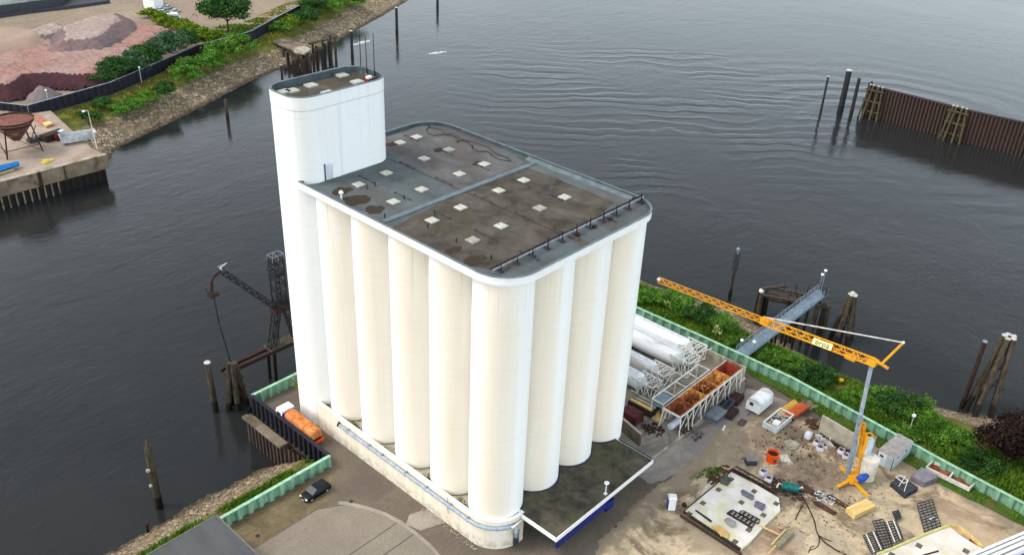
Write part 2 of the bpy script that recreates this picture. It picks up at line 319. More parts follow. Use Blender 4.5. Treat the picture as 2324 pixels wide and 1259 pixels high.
# ------------------------------------------------------------------ mesh helper
class MB:
    def __init__(s): s.v = []; s.f = []
    def add(s, vs, fs):
        o = len(s.v); s.v += [tuple(p) for p in vs]; s.f += [tuple(o+i for i in f) for f in fs]; return s
    def box(s, c, d, rz=0, M=None):
        x, y, z = d[0]/2, d[1]/2, d[2]/2
        vs = [Vector((a*x, b*y, e*z)) for a in (-1, 1) for b in (-1, 1) for e in (-1, 1)]
        m = M or Matrix.Rotation(rz, 3, 'Z')
        vs = [m @ p + Vector(c) for p in vs]
        return s.add(vs, [(0, 1, 3, 2), (4, 6, 7, 5), (0, 4, 5, 1), (2, 3, 7, 6), (0, 2, 6, 4), (1, 5, 7, 3)])
    def bb(s, x0, x1, y0, y1, z0, z1): return s.box(((x0+x1)/2, (y0+y1)/2, (z0+z1)/2), (x1-x0, y1-y0, z1-z0))
    def bar(s, a, b, w, h=None):
        """square bar from a to b"""
        a = Vector(a); b = Vector(b); d = b-a; L = d.length
        if L < 1e-6: return s
        q = d.to_track_quat('X', 'Z').to_matrix()
        return s.box((a+b)/2, (L, w, h or w), M=q)
    def cyl(s, a, b, r0, r1=None, n=12, cap=True):
        a = Vector(a); b = Vector(b); r1 = r0 if r1 is None else r1
        q = (b-a).to_track_quat('Z', 'Y').to_matrix(); vs = []
        for p, r in ((a, r0), (b, r1)):
            for i in range(n):
                t = 2*pi*i/n; vs.append(p + q @ Vector((r*math.cos(t), r*math.sin(t), 0)))
        fs = [(i, (i+1) % n, n+(i+1) % n, n+i) for i in range(n)]
        if cap: fs += [tuple(range(n-1, -1, -1)), tuple(range(n, 2*n))]
        return s.add(vs, fs)
    def tube(s, pts, r, n=8):
        pts = [Vector(p) for p in pts]; vs = []; fs = []
        for k, p in enumerate(pts):
            d = (pts[min(k+1, len(pts)-1)] - pts[max(k-1, 0)]).normalized()
            up = Vector((0, 0, 1)) if abs(d.z) < .9 else Vector((1, 0, 0))
            u = d.cross(up).normalized(); w = u.cross(d)
            rr = r[k] if isinstance(r, (list, tuple)) else r
            for i in range(n):
                t = 2*pi*i/n; vs.append(p + u*rr*math.cos(t) + w*rr*math.sin(t))
        for k in range(len(pts)-1):
            for i in range(n):
                fs.append((k*n+i, k*n+(i+1) % n, (k+1)*n+(i+1) % n, (k+1)*n+i))
        fs += [tuple(range(n-1, -1, -1)), tuple(range((len(pts)-1)*n, len(pts)*n))]
        return s.add(vs, fs)
    def prism(s, poly, z0, z1):
        n = len(poly); ar = sum(poly[i][0]*poly[(i+1) % n][1]-poly[(i+1) % n][0]*poly[i][1] for i in range(n))
        if ar < 0: poly = poly[::-1]
        return s.add([(x, y, z0) for x, y in poly]+[(x, y, z1) for x, y in poly],
                     [(i, (i+1) % n, n+(i+1) % n, n+i) for i in range(n)]+[tuple(range(n-1, -1, -1)), tuple(range(n, 2*n))])
    def ring(s, po, pi_, z0, z1):
        n = len(po)
        return s.add([(x, y, z0) for x, y in po]+[(x, y, z1) for x, y in po]+[(x, y, z0) for x, y in pi_]+[(x, y, z1) for x, y in pi_],
                     sum([[(i, (i+1) % n, n+(i+1) % n, n+i), (2*n+(i+1) % n, 2*n+i, 3*n+i, 3*n+(i+1) % n),
                           (n+i, n+(i+1) % n, 3*n+(i+1) % n, 3*n+i), ((i+1) % n, i, 2*n+i, 2*n+(i+1) % n)] for i in range(n)], []))
    def ball(s, c, r, n=10, sq=1):
        vs = [(c[0], c[1], c[2]-r*sq)]; m = n//2
        for j in range(1, m):
            a = -pi/2+pi*j/m
            for i in range(n): vs.append((c[0]+r*math.cos(a)*math.cos(2*pi*i/n), c[1]+r*math.cos(a)*math.sin(2*pi*i/n), c[2]+r*sq*math.sin(a)))
        vs.append((c[0], c[1], c[2]+r*sq)); fs = [(0, 1+(i+1) % n, 1+i) for i in range(n)]
        for j in range(m-2):
            for i in range(n): fs.append((1+j*n+i, 1+j*n+(i+1) % n, 1+(j+1)*n+(i+1) % n, 1+(j+1)*n+i))
        t = len(vs)-1; fs += [(t, 1+(m-2)*n+i, 1+(m-2)*n+(i+1) % n) for i in range(n)]
        return s.add(vs, fs)
    def truss(s, a, b, w, h, nb, r=.05, tri=False):
        """lattice girder of square bars from a to b (rectangular section w x h, or triangular)"""
        a = Vector(a); b = Vector(b); q = (b-a).to_track_quat('X', 'Z').to_matrix()
        u = q @ Vector((0, 1, 0)); v = q @ Vector((0, 0, 1))
        offs = [(-.5, -.5), (.5, -.5), (0, .5)] if tri else [(-.5, -.5), (.5, -.5), (.5, .5), (-.5, .5)]
        P = [[a+(b-a)*(k/nb)+u*(w*o[0])+v*(h*o[1]) for k in range(nb+1)] for o in offs]
        m = len(offs)
        for i in range(m):
            s.bar(P[i][0], P[i][nb], r*1.5); j = (i+1) % m
            for k in range(nb):
                A, B = (P[i][k], P[j][k+1]) if k % 2 == 0 else (P[j][k], P[i][k+1])
                s.bar(A, B, r)
            if not tri or i == 0:
                for k in range(0, nb+1, 2): s.bar(P[i][k], P[j][k], r)
        return s
    def build(s, name, m, parent=None, world=True, smooth=False, label=None):
        vs = s.v
        if parent is not None and world:
            o = parent; off = Vector((0, 0, 0))
            while o is not None: off += Vector(o.location); o = o.parent
            vs = [(p[0]-off[0], p[1]-off[1], p[2]-off[2]) for p in vs]
        me = bpy.data.meshes.new(name); me.from_pydata(vs, [], s.f); me.update()
        if smooth:
            me.polygons.foreach_set('use_smooth', [True]*len(me.polygons))
        me.materials.append(m)
        o = bpy.data.objects.new(name, me); COL.objects.link(o)
        if parent is not None: o.parent = parent
        if smooth == 'auto':
            me.set_sharp_from_angle(angle=math.radians(40))
        if label: o['label'] = label
        return o
def tag(o, label=None, cat=None, group=None, kind=None):
    if label: o['label'] = label
    if cat: o['category'] = cat
    if group: o['group'] = group
    if kind: o['kind'] = kind
    return o
def T(name, label, cat, loc=(0, 0, 0), rz=0, group=None, kind=None):
    o = bpy.data.objects.new(name, None); COL.objects.link(o); o.empty_display_size = .5
    o.location = loc; o.rotation_euler = (0, 0, rz); return tag(o, label, cat, group, kind)
def copy_tree(o, parent=None):
    c = o.copy(); COL.objects.link(c); c.parent = parent
    for ch in [x for x in bpy.data.objects if x.parent == o]: copy_tree(ch, c)
    return c
def dup(o, loc, rz=0, label=None, group=None, scale=None):
    c = copy_tree(o); c.location = loc; c.rotation_euler = (0, 0, rz)
    if label: c['label'] = label
    if group: c['group'] = group
    if scale: c.scale = scale
    return c
def struct(mb, name, m, **k):
    return tag(mb.build(name, m, **k), kind='structure', label=None)
def rrect(x0, x1, y0, y1, r, n=8):
    if not isinstance(r, (list, tuple)): r = [r]*4
    out = []
    for (cx, cy, a0), q in zip(((x0, y0, pi), (x1, y0, 1.5*pi), (x1, y1, 0), (x0, y1, .5*pi)), r):
        X = x0+q if cx == x0 else x1-q; Y = y0+q if cy == y0 else y1-q
        for i in range(n+1):
            t = a0+i*pi/2/n; out.append((X+q*math.cos(t), Y+q*math.sin(t)))
    return out
def sheet(name, m, poly, z, kind='structure'):
    mb = MB(); n = len(poly)
    ar = sum(poly[i][0]*poly[(i+1) % n][1]-poly[(i+1) % n][0]*poly[i][1] for i in range(n))
    if ar < 0: poly = poly[::-1]
    mb.add([(x, y, z) for x, y in poly], [tuple(range(n))])
    return tag(mb.build(name, m), kind=kind)
def rough_poly(poly, amp, step=1.2, seed=1):
    rr = random.Random(seed); out = []
    n = len(poly)
    for i in range(n):
        a = Vector(poly[i]); b = Vector(poly[(i+1) % n]); L = (b-a).length; k = max(1, int(L/step))
        for j in range(k):
            p = a.lerp(b, j/k); out.append((p.x+rr.uniform(-amp, amp), p.y+rr.uniform(-amp, amp)))
    return out

# ------------------------------------------------------------------ SILO
ROOF = 41.7
silo = T('grain_silo', 'huge white concrete grain silo of joined cylinders with flat roof', 'silo', (15, 22, 0))
def up(x0, x1, y0, y1, rr):
    p_ = rrect(x0, x1, y0, y1, rr[:3]+[.01], 10)[:33]
    d_ = x0+.02
    return p_ + [(14+d_, y1), (14+d_, 38.3-d_), (x0, 38.3-d_)]
def pq(e, r):
    a_ = rrect(0+e, 20, 0+e, 45, r, 10)[:11]
    return a_ + [(5.2-e, e), (5.2-e, 2.6+e), (29-e, 2.6+e), (29-e, 44.5-e), (14, 44.5-e), (14, 38.3), (e, 38.3)]
po = pq(-.02, 4.6); pin = pq(.38, 4.2)
pod = MB().ring(po, pin, 0, 4.85).build('podium', M_POD, silo, smooth='auto')
MB().prism(pin, 3.9, 4.15).build('podium_floor', M_CONC, silo)
MB().ring(pq(-.07, 4.65), pq(.43, 4.15), 4.85, 4.97).build('coping', M_CAP, silo, smooth='auto')
c0x, sx, c0y, sy, tr = 4.2, 7.36, 4.3, 7.49, 3.69
for i in range(4):
    for j in range(6):
        if (0 < i < 3 and 0 < j < 5) or (i < 2 and j == 5): continue
        cx, cy = c0x+i*sx, c0y+j*sy
        c = MB().cyl((cx, cy, 4.16), (cx, cy, 40.4), tr, n=64, cap=False).build('silo_cylinder', M_SILO, silo, smooth=True)
        MB().cyl((cx, cy, 4.151), (cx, cy, 4.35), tr+.06, n=64).build('base_joint', M_KERB, c, smooth='auto') if j == 0 or i == 0 else None
MB().bb(c0x, c0x+3*sx, c0y, c0y+5*sy, 4.2, 40.35).build('core_wall', M_SILO, silo)
ro = up(-.08, 30.5, -.08, 45.08, [4.7, 4.7, 4.7, .3]); ri = up(.16, 30.26, .16, 44.84, [4.46, 4.46, 4.46, .2])
MB().prism(up(.34, 30.08, .34, 44.7, [4.3, 4.3, 4.3, .3]), 40.3, 40.95).build('roof_slab', M_TOWER, silo, smooth='auto')
MB().ring(ro, ri, 40.72, ROOF).build('parapet', M_CAP, silo, smooth='auto')
MB().ring(up(-.12, 30.54, -.12, 45.12, [4.74, 4.74, 4.74, .3]), up(.2, 30.22, .2, 44.8, [4.42, 4.42, 4.42, .2]), ROOF, ROOF+.05).build('parapet_flashing', M_FLASH, silo, smooth='auto')
MB().prism(ri, 40.96, 41.2).build('roof_surface', M_ROOFG, silo)
br = rough_poly([(27.5, 21.67), (27.34, 5.82), (23.8, 5.21), (15.08, 4.88), (2.62, 3.1), (1.16, 6.24), (0.88, 12.63), (1, 20.25), (13.52, 21.94)], .12, 1.0, 3)
sb = MB(); sb.prism(br, 41.2, 41.215); sb.build('brown_roof_field', M_ROOFB, silo)
MB().prism([(14.83, 3.64), (15.98, 3.45), (15.69, 0.83), (14.1, 0.78)], 41.2, 41.214).build('roof_patch', M_ROOFB, silo)
bf_ = rough_poly([(15.3, 23.0), (28.6, 23.2), (29.3, 26), (29.2, 40), (27.6, 42.9), (24, 44), (16.6, 44), (16.4, 36.8), (15.2, 36.4)], .2, 1.0, 8)
MB().prism(bf_, 41.2, 41.213).build('grey_brown_roof_field', M_ROOFC, silo)
# raised expansion joint across the roof and the cant strips
MB().bb(.9, 29.4, 21.7, 22.5, 41.2, 41.36).build('expansion_joint', M_FLASH, silo)
fl = MB()
fl.add([(30.24, 5, 41.5), (29.4, 5, 41.225), (29.4, 24, 41.225), (30.24, 24, 41.5)], [(0, 1, 2, 3)])
fl.build('cant_strip', M_FLASH, silo)
MB().bb(14.85, 14.97, 22.6, 37, 41.2, 41.24).build('roof_seam', M_DGREY, silo)
MB().bb(14.85, 14.97, 3.0, 21.4, 41.215, 41.25).build('roof_seam', M_MOSS, silo)
for x, y in [(23.48, 40.99), (20.1, 40.88), (23.61, 34), (18.55, 33.87), (23.57, 26.59), (18.46, 26.45), (11.15, 33.47), (5.82, 32.92), (11.05, 26.07), (5.74, 25.63), (23.54, 18.89), (18.46, 18.86), (23.44, 11.42), (18.41, 11.44), (10.97, 18.5), (5.69, 18.21), (10.93, 11.25), (5.65, 10.94)]:
    k = MB().bb(x-.66, x+.66, y-.7, y+.7, 41.2, 41.38).build('skylight', M_KERB, silo)
    d = MB(); a, b = .7, .55
    d.add([(x+sx_*a, y+sy_*a, 41.38) for sx_, sy_ in ((-1, -1), (1, -1), (1, 1), (-1, 1))]+[(x+sx_*b, y+sy_*b, 41.48) for sx_, sy_ in ((-1, -1), (1, -1), (1, 1), (-1, 1))],
          [(0, 1, 5, 4), (1, 2, 6, 5), (2, 3, 7, 6), (3, 0, 4, 7), (4, 5, 6, 7), (3, 2, 1, 0)])
    d.build('skylight_pane', M_SKY if R.random() < .65 else M_SKYD, k)
for (x, y), rx, ry in zip([(3.07, 33.02), (2.64, 29.47), (2.54, 25.64), (2.24, 7.32), (2.25, 10.8), (19, 41.32), (22.72, 35.04), (23.27, 27.59)], (1.5, 1.8, 1.3, 1.6, 1.2, 1.2, 1.0, .9), (1.1, 1.6, 1.2, 1.0, .7, .8, .8, .7)):
    pp = [(x+rx*math.cos(t)*(1+.18*math.sin(3*t+x)+.1*math.sin(7*t)), y+ry*math.sin(t)*(1+.15*math.cos(4*t+y))) for t in [2*pi*i/26 for i in range(26)]]
    MB().prism(pp, 41.216, 41.226).build('moss_patch', M_MOSS, silo)
for x, y in [(7.39, 31.35), (7.42, 25.45), (7.09, 19.25), (26.7, 32.19), (5.94, 31.25), (2.01, 22.97), (4.01, 17.17), (3.94, 12.01), (3.98, 6.23)]:
    MB().cyl((x, y, 41.2), (x, y, 41.75), .09, n=8).build('vent_pipe', M_STEEL, silo, smooth='auto')
x, y = [(1.46, 31.01)][0]
f = MB().cyl((x, y, 41.2), (x, y, 41.9), .12, n=8).build('roof_cowl', M_WHITE, silo, smooth='auto')
MB().ball((x, y, 42.1), .32).build('cowl_cap', M_WHITE, f, smooth=True)
# dotted rows of roof anchors
for i in range(3):
    for j in range(6):
        if j == 5 and i < 2: continue
        X = 7.8+7.4*i; Y = 3.75+7.5*j
        MB().bar((X, Y-1.6, 41.25), (X+.1, Y+1.7, 41.25), .05, .05).build('lightning_cable', M_DGREY, silo)
        for k in range(3): MB().box((X+.03*k, Y-1.5+k*1.5, 41.27), (.22, .22, .14)).build('cable_anchor', M_DGREY, silo)
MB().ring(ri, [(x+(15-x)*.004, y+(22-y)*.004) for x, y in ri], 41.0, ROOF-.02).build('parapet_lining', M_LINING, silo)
# tower
TW = 53.2
tp = rrect(-.1, 15.7, 37.1, 45.12, 2.9, 10)
tw = MB().prism(tp, 0, 52.2).build('tower', M_TOWER, silo, smooth='auto')
tpo = rrect(-.14, 15.74, 37.06, 45.16, 2.94, 10); tpi = rrect(.15, 15.45, 37.35, 44.87, 2.65, 10)
MB().ring(rrect(-.12, 15.72, 37.08, 45.14, 2.92, 10), tpi, 51.38, 51.44).build('drip_groove', M_KERB, tw, smooth='auto')
MB().ring(tpo, tpi, 51.44, TW).build('tower_parapet', M_TOWER, tw, smooth='auto')
MB().ring(rrect(-.16, 15.76, 37.04, 45.18, 2.96, 10), rrect(.2, 15.4, 37.4, 44.82, 2.6, 10), TW, TW+.06).build('tower_flashing', M_FLASH, tw, smooth='auto')
MB().prism(tpi, 52.2, 52.3).build('tower_roof', M_ROOFB, tw)
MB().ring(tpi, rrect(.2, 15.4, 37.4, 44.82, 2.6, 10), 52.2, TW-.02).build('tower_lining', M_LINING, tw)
MB().ring(tpi, rrect(.45, 15.15, 37.65, 44.57, 2.5, 10), 52.3, 52.32).build('roof_edge_strip', M_ROOFG, tw)
for x, y in [(12.39, 44.04), (6.48, 43.13), (3.25, 42.87), (2.19, 43.21), (12.16, 40.3), (6.26, 39.12)]:
    y = max(y, 38.6); MB().bb(x-.75, x+.75, y-.7, y+.7, 52.3, 52.55).build('tower_skylight', M_SKY, tw)
MB().bb(3.55, 4.75, 37.02, 37.12, 41.25, 43.5).build('roof_door', M_GREYCON, tw)
MB().bb(3.4, 3.55, 37.0, 37.14, 41.25, 43.65).build('door_frame', M_DGREY, tw)
t = T('winch_unit', 'small red and white winch unit on the tower roof', 'winch', (13.7, 39.6, 52.3))
MB().bb(13.1, 14.3, 39.1, 40.1, 52.32, 52.8).build('body', mat('dull_red', (130, 34, 30), (96, 28, 26)), t)
MB().bb(13.3, 14.0, 39.3, 39.9, 52.8, 53.1).build('cover', M_WHITE, t); MB().cyl((14.5, 39.0, 52.5), (14.5, 40.2, 52.5), .22, n=10).build('drum', M_STEEL, t)
for (x, y, h, l) in ((15.3, 43.4, 5.6, 'thin dark lightning rod nearest the parapet bend on tower roof'), (15.3, 42.1, 4.6, 'thin dark lightning rod between two others on tower roof'), (15.3, 40.4, 5.4, 'thin dark lightning rod at right end of tower roof')):
    r_ = T('lightning_rod', l, 'lightning rod', (x, y, TW), group='lightning rods on the silo tower')
    MB().cyl((x, y, 52.3), (x, y, TW+h), .08, .05, 6).build('mast', M_STEEL, r_); MB().box((x, y, 52.42), (.4, .4, .24)).build('base_block', M_CONC, r_)
# pipe rack on the roof
rk = T('pipe_rack', 'long rusty twin pipe run on short posts along the silo roof edge', 'pipe rack', (16, 3.6, 41.2))
for k in (-.22, .22): MB().cyl((1.3, 3.6+k, 41.95-abs(k)*.2), (30.3, 3.7+k, 41.95), .1, n=8).build('pipe', M_GSTEEL if k < 0 else M_DRUST, rk, smooth='auto')
for k in range(11):
    x = 2.6+k*2.7; h = 1.5 if k > 2 else .9
    q = MB().bar((x, 3.35, 41.2), (x, 3.35, 41.2+h), .12).bar((x, 3.95, 41.2), (x, 3.95, 42.0), .12).bar((x, 3.2, 41.75), (x, 4.1, 41.75), .1).build('post', M_DRUST, rk)
    MB().box((x, 3.6, 41.27), (.5, 1.1, .14)).build('foot', M_DGREY, q)
for k in range(3):
    x = 16+k*3.3; MB().box((x, 3.1, 41.4), (.5, .4, .35)).build('clamp_box', M_DRUST, rk)
# hose on the back of the roof
hp = [(28.29, 43.38), (26.49, 42.15), (25.84, 40.88), (26.02, 39.82), (27.35, 39.1), (28.51, 38.54), (27.65, 36.59), (26.59, 35.31), (27.55, 35.78), (27.99, 34.51), (26.93, 32.41), (26.34, 30.82), (27.49, 29.63), (26.5, 27.36), (26.49, 26.39), (27.26, 24.9), (27.89, 26.12), (27.78, 28.28), (28.72, 30.83), (28.49, 33.64), (28.15, 35.7), (28.35, 37.31), (27.48, 38.53), (28.49, 40.86), (27.91, 42.96)]
tag(MB().tube([(x, y, 41.28) for x, y in hp], .09, 6).build('hose', M_DGREY, smooth=True), 'long black hose snaking in loops on the silo roof', 'hose')
# duct along the podium
dp = [(-.35, y, 4.0) for y in (32.4, 28, 22, 16, 10, 4.8)] + [(-.35+(4.95)*(1-math.cos(t)), -.35+4.95*(1-math.sin(t)), 4.0) for t in [pi/2*k/6 for k in range(1, 6)]]
du = T('podium_duct', 'grey steel duct running along the base wall of the silo', 'duct', (-.35, 20, 0))
MB().tube(dp, .27, 10).build('pipe', M_PIPE, du, smooth=True)
e = dp[-1]; MB().tube([(e[0]-.1, e[1]-.15, 4.0), (e[0]-.1, e[1]-.4, 3.4), (e[0]-.1, e[1]-.4, 2.3)], .3, 10).build('elbow', M_PIPE, du, smooth=True)
for y in (30.5, 25.5, 22.6, 17.4, 13.2, 8.4, 5): MB().box((-.2, y, 4.0), (.62, .25, .72)).build('bracket', M_GSTEEL, du)
MB().cyl((.15, 32.9, 4.0), (-.5, 32.5, 4.0), .3, n=10).build('end_cap', M_STEEL, du)
MB().tube([(-.1, 9.2, 4.9), (-.25, 9.0, 4.4), (-.22, 8.9, 2.2)], .05, 6).build('drain_pipe', M_GSTEEL, du)
MB().tube([(2.6, -.3, 4.1), (3.6, -.25, 4.1), (4.9, -.25, 4.2)], .14, 8).build('white_branch', M_WHITE, du, smooth=True)
MB().bb(3.35, 4.4, -.07, 0, .1, 2.4).build('side_door', M_DGREY, silo)
# canopy
cn = T('loading_canopy', 'flat mossy canopy roof with white fascia beside the silo base', 'canopy', (15, -3, 0))
cz = 5.0
MB().bb(5.3, 26.0, -6.1, 4.2, cz-.28, cz).bb(4.7, 5.3, -6.1, -.1, cz-.28, cz).build('canopy_deck', M_CANOPY, cn)
fs = MB(); fs.bb(4.58, 26.12, -6.22, -6.101, cz-.62, cz+.05); fs.bb(4.58, 4.699, -6.1, -.1, cz-.62, cz+.05); fs.bb(26.001, 26.12, -6.1, .9, cz-.62, cz+.05)
fs.build('fascia', M_WHITE, cn)
MB().bb(26.01, 26.25, -6.0, -.1, cz+.061, cz+.12).build('side_capping', M_DGREY, cn)
MB().bb(5.0, 15.5, -6.15, -5.8, cz-2.1, cz-.3).build('blue_beam', M_NAVY, cn)
for x in (8, 14, 20): MB().bb(x-.15, x+.15, -3.75, -3.45, 0, cz-1.7 if x < 20 else cz-.3).build('column', M_NAVY, cn)
MB().bb(15.6, 17.2, -6.1, -5.4, 2.0, 3.6).build('loading_hopper', M_NAVY, cn)
fp = rrect(8, 25.6, -.1, .05, .01, 1)
for i in range(4):
    cx = c0x+i*sx
    a0 = [(cx+(tr+.12)*math.cos(t), c0y+(tr+.12)*math.sin(t)) for t in [pi+pi*k/24 for k in range(25)]]
    if i == 0: a0 = [q for q in a0 if q[0] > 4.7]
    if i == 3: a0 = [q for q in a0 if q[0] < 26]
    MB().tube([(q[0], q[1], cz+.05) for q in a0], .09, 6).build('wall_flashing', mat('flashing_slate', (44, 50, 84), (34, 38, 60)), cn)
v = T('roof_vent', 'white mushroom vent standing on the mossy canopy roof', 'vent', (15.66, -5.59, 5))
MB().cyl((0, 0, 0), (0, 0, 1.9), .07, n=8).build('pipe', M_WHITE, v, world=False); MB().ball((0, 0, 2.0), .38, 12, .55).build('cap', M_WHITE, v, world=False, smooth=True)
MB().box((0, 0, .08), (.4, .4, .16)).build('base', M_WHITE, v, world=False)
# moss and weeds on the podium ledge
def clump(mb_, c, r, h, n, size, rr):
    for _ in range(n):
        a = rr.uniform(0, 2*pi); q = r*math.sqrt(rr.random()); x = c[0]+q*math.cos(a); y = c[1]+q*math.sin(a)
        b = rr.uniform(0, pi); s_ = size*rr.uniform(.6, 1.4); hh = h*rr.uniform(.4, 1.2)
        dx, dy = s_*.5*math.cos(b), s_*.5*math.sin(b); lx, ly = rr.uniform(-.4, .4)*hh, rr.uniform(-.4, .4)*hh
        mb_.add([(x-dx, y-dy, c[2]), (x+dx, y+dy, c[2]), (x+dx*.6+lx, y+dy*.6+ly, c[2]+hh), (x-dx*.6+lx, y-dy*.6+ly, c[2]+hh)], [(0, 1, 2, 3)])
wd = MB(); rr = random.Random(5)
for j in range(6):
    for k in range(7):
        clump(wd, (rr.uniform(.5, 1.4), c0y+j*sy+sy/2-.2+rr.uniform(-1, 1), 4.15), .5, .25, 24 if j > 2 else 8, .14, rr)
tag(wd.build('weeds', L_OLIVE), 'low olive weeds growing on the silo podium ledge', 'weeds', kind='stuff')

# ------------------------------------------------------------------ TERRAIN
struct(MB().add([(-2500, -2500, WATER), (4000, -2500, WATER), (4000, 4000, WATER), (-2500, 4000, WATER)], [(0, 1, 2, 3)]), 'water', M_WATER)
land = [(-70, 29.9), (-3.9, 29.9), (-3.9, 50.2), (24, 50.2), (52, 50.2), (62.9, 50), (62.9, 30), (63.4, 8), (63.6, -9), (61.9, -25.4), (60.6, -36.2), (59.7, -47.5), (58.5, -62), (56, -90), (-70, -90)]
struct(MB().prism(land, -8.5, 0), 'ground', M_YARD)

def hnoise(x, y, s=1.0, a=1.0):
    return a*(math.sin(x*1.3*s+1.7*math.sin(y*.9*s))*.5+math.sin(y*1.7*s+2.1*math.sin(x*.7*s+1.3))*.5+.5*math.sin((x+y)*2.9*s))
def loft(name, m, rows, nu, nv, amp=.2, smooth=True):
    """surface between polylines (rows of 3D points), resampled nu x nv"""
    def samp(row, t):
        P = [Vector(p) for p in row]; L = [0]
        for i in range(1, len(P)): L.append(L[-1]+(P[i]-P[i-1]).length)
        d = t*L[-1]
        for i in range(1, len(P)):
            if d <= L[i]+1e-6: return P[i-1].lerp(P[i], (d-L[i-1])/max(L[i]-L[i-1], 1e-6))
        return P[-1]
    vs = []
    cs = [[samp(r, i/nu) for i in range(nu+1)] for r in rows]
    for i in range(nu+1):
        for j in range(nv+1):
            f = j/nv*(len(rows)-1); k = min(int(f), len(rows)-2); p = cs[k][i].lerp(cs[k+1][i], f-k)
            e = 0 if j in (0,) else 1
            vs.append((p.x+R.uniform(-.15, .15)*e, p.y+R.uniform(-.15, .15)*e, p.z+e*amp*(hnoise(p.x, p.y, .5)*.6+R.uniform(-.5, .5))))
    fs = [(i*(nv+1)+j, (i+1)*(nv+1)+j, (i+1)*(nv+1)+j+1, i*(nv+1)+j+1) for i in range(nu) for j in range(nv)]
    # make normals point up
    a, b, c = (Vector(vs[i]) for i in fs[0][:3])
    if (b-a).cross(c-b).z < 0: fs = [f[::-1] for f in fs]
    me = MB().add(vs, fs)
    return tag(me.build(name, m, smooth=False), kind='structure')
# near bank (lower left)
loft('river_bank', M_BANK, [[(-75, 30, -.5), (-30, 30, -.5), (-4, 30.2, -.5)], [(-75, 34.6, -1.4), (-30, 34.6, -1.5), (-4, 35, -1.6)], [(-75, 42, -5.5), (-32, 41.5, -5.8), (-4, 40.4, -5.6)], [(-75, 46.6, -8), (-30, 45.7, -8), (-18, 46.6, -8), (-8.6, 46, -8), (-4, 43.2, -8)]], 150, 36, .22)
# right bank
loft('river_bank', M_BANKR, [[(62.8, 62, -.6), (63, 22, -.6), (63.6, -9, -.6), (61.6, -30, -.6), (59.9, -47.5, -.6), (57, -75, -.6), (54, -95, -.6)],
     [(74, 62, -.8), (74, 22, -.8), (74, -9, -.8), (74.5, -30, -.8), (76, -47.5, -.8), (74, -75, -.8), (74, -95, -.8)],
     [(80, 62, -4.2), (82, 24, -4.2), (79, -9, -4.6), (82, -28, -4.6), (86, -40, -4.4), (84, -75, -4.2), (84, -95, -4.2)],
     [(86, 62, -8), (87, 34, -8), (93, 15, -8), (86, -8, -8), (88, -22, -8), (92, -32, -8), (100, -39, -8), (101, -60, -8), (101, -95, -8)]], 200, 44, .2)
# far bank
wall_far = [(25.4, 207.4), (52, 212.4), (93, 232.2), (116.5, 236.2), (134, 247), (161, 262.4), (205, 288), (290, 336), (420, 400)]
W3 = lambda pl, z: [(x, y, z) for x, y in pl]
loft('river_bank', M_BANKF, [W3(wall_far, -1.3), W3([(28, 201), (54, 207.2), (95, 227), (118, 231.5), (138, 242), (166, 257), (209, 283), (293, 331), (423, 395)], -1.7),
     W3([(27.4, 186), (40, 192), (66, 204.5), (100, 221), (119, 226), (142, 238), (170, 251), (214, 277), (297, 325), (428, 388)], -4.0),
     W3([(27, 165), (36.5, 180.8), (66, 192.6), (104, 211), (121, 215.5), (146, 228), (194, 250), (227, 267), (310, 312), (440, 372)], -8.2)], 420, 44, .10)
far_land = [(25.4, 207.6)] + [(x, y+.3) for x, y in wall_far] + [(900, 700), (900, 1500), (-600, 1500), (-600, 216), (10, 216), (25.4, 207.6)]
far_land = [(25.4, 207.7)] + [(x, y+.3) for x, y in wall_far[1:]] + [(900, 700), (900, 1500), (-600, 1500), (-600, 216), (20, 216)]
struct(MB().prism(far_land, -8.5, .0), 'far_ground', M_FARLAND)
# left quay
struct(MB().prism([(-80, 165.2), (26.9, 165.3), (26.5, 172.5), (30.8, 205.8), (25.4, 207.6), (19.9, 216), (-80, 216)], -3.2, .0), 'quay', M_QUAY)

# yard surfaces
arc = [(-4.95+0.1*k, 5-1.0*k) for k in range(8)][::-1]
slab_p = [(-60, 23.9), (-11, 23.9), (-7.6, 21.9), (-6.2, 19.2), (-5.2, 16.5), (-4.7, 13.8), (-4.6, 11.0), (-4.7, 8), (-5.2, 5), (-6, 2), (-7.5, -2), (-12, -9), (-20, -16), (-60, -30)]
sheet('concrete_yard', M_YCONC, slab_p, .004)
sheet('ochre_strip', M_OCHRE, rough_poly([(-22.8, 24.0), (-8.5, 24.2), (-5.2, 27.6), (-5.4, 29.5), (-22.8, 29.6)], .15, .8, 2), .008)
sm_ = MB()
for y, x1 in ((14.25, -4.7), (11.05, -4.65)): sm_.bb(-22, x1, y-.06, y+.06, .005, .012)
tag(sm_.build('slab_joints', M_DGREY), kind='structure')
kb = MB(); apts = [(-8.4, 22.8), (-7.6, 21.9), (-6.2, 19.2), (-5.2, 16.5), (-4.7, 13.8), (-4.6, 11.0), (-4.7, 8), (-5.2, 5)]
inn = [(x-.75*(1 if i > 1 else .4), y-.2) for i, (x, y) in enumerate(apts)]
kb.add([(x, y, .016) for x, y in apts]+[(x+.55, y+.35, .016) for x, y in apts], [(i+1, i, len(apts)+i, len(apts)+i+1) for i in range(len(apts)-1)])
tag(kb.build('gutter_strip', M_GRAVEL), kind='structure')
sheet('repair_patch', M_GRAVEL, rough_poly([(-2.44, 14.3), (0.83, 12.88), (-0.12, 9.62), (-3.42, 10.92), (-4.26, 13.15)], .1, .7, 4), .006)
sheet('batching_yard', M_BYARD, [(31, -3.2), (57, -4.0), (60.2, -2.2), (60.6, 10), (62.2, 24), (31, 24)], .004)
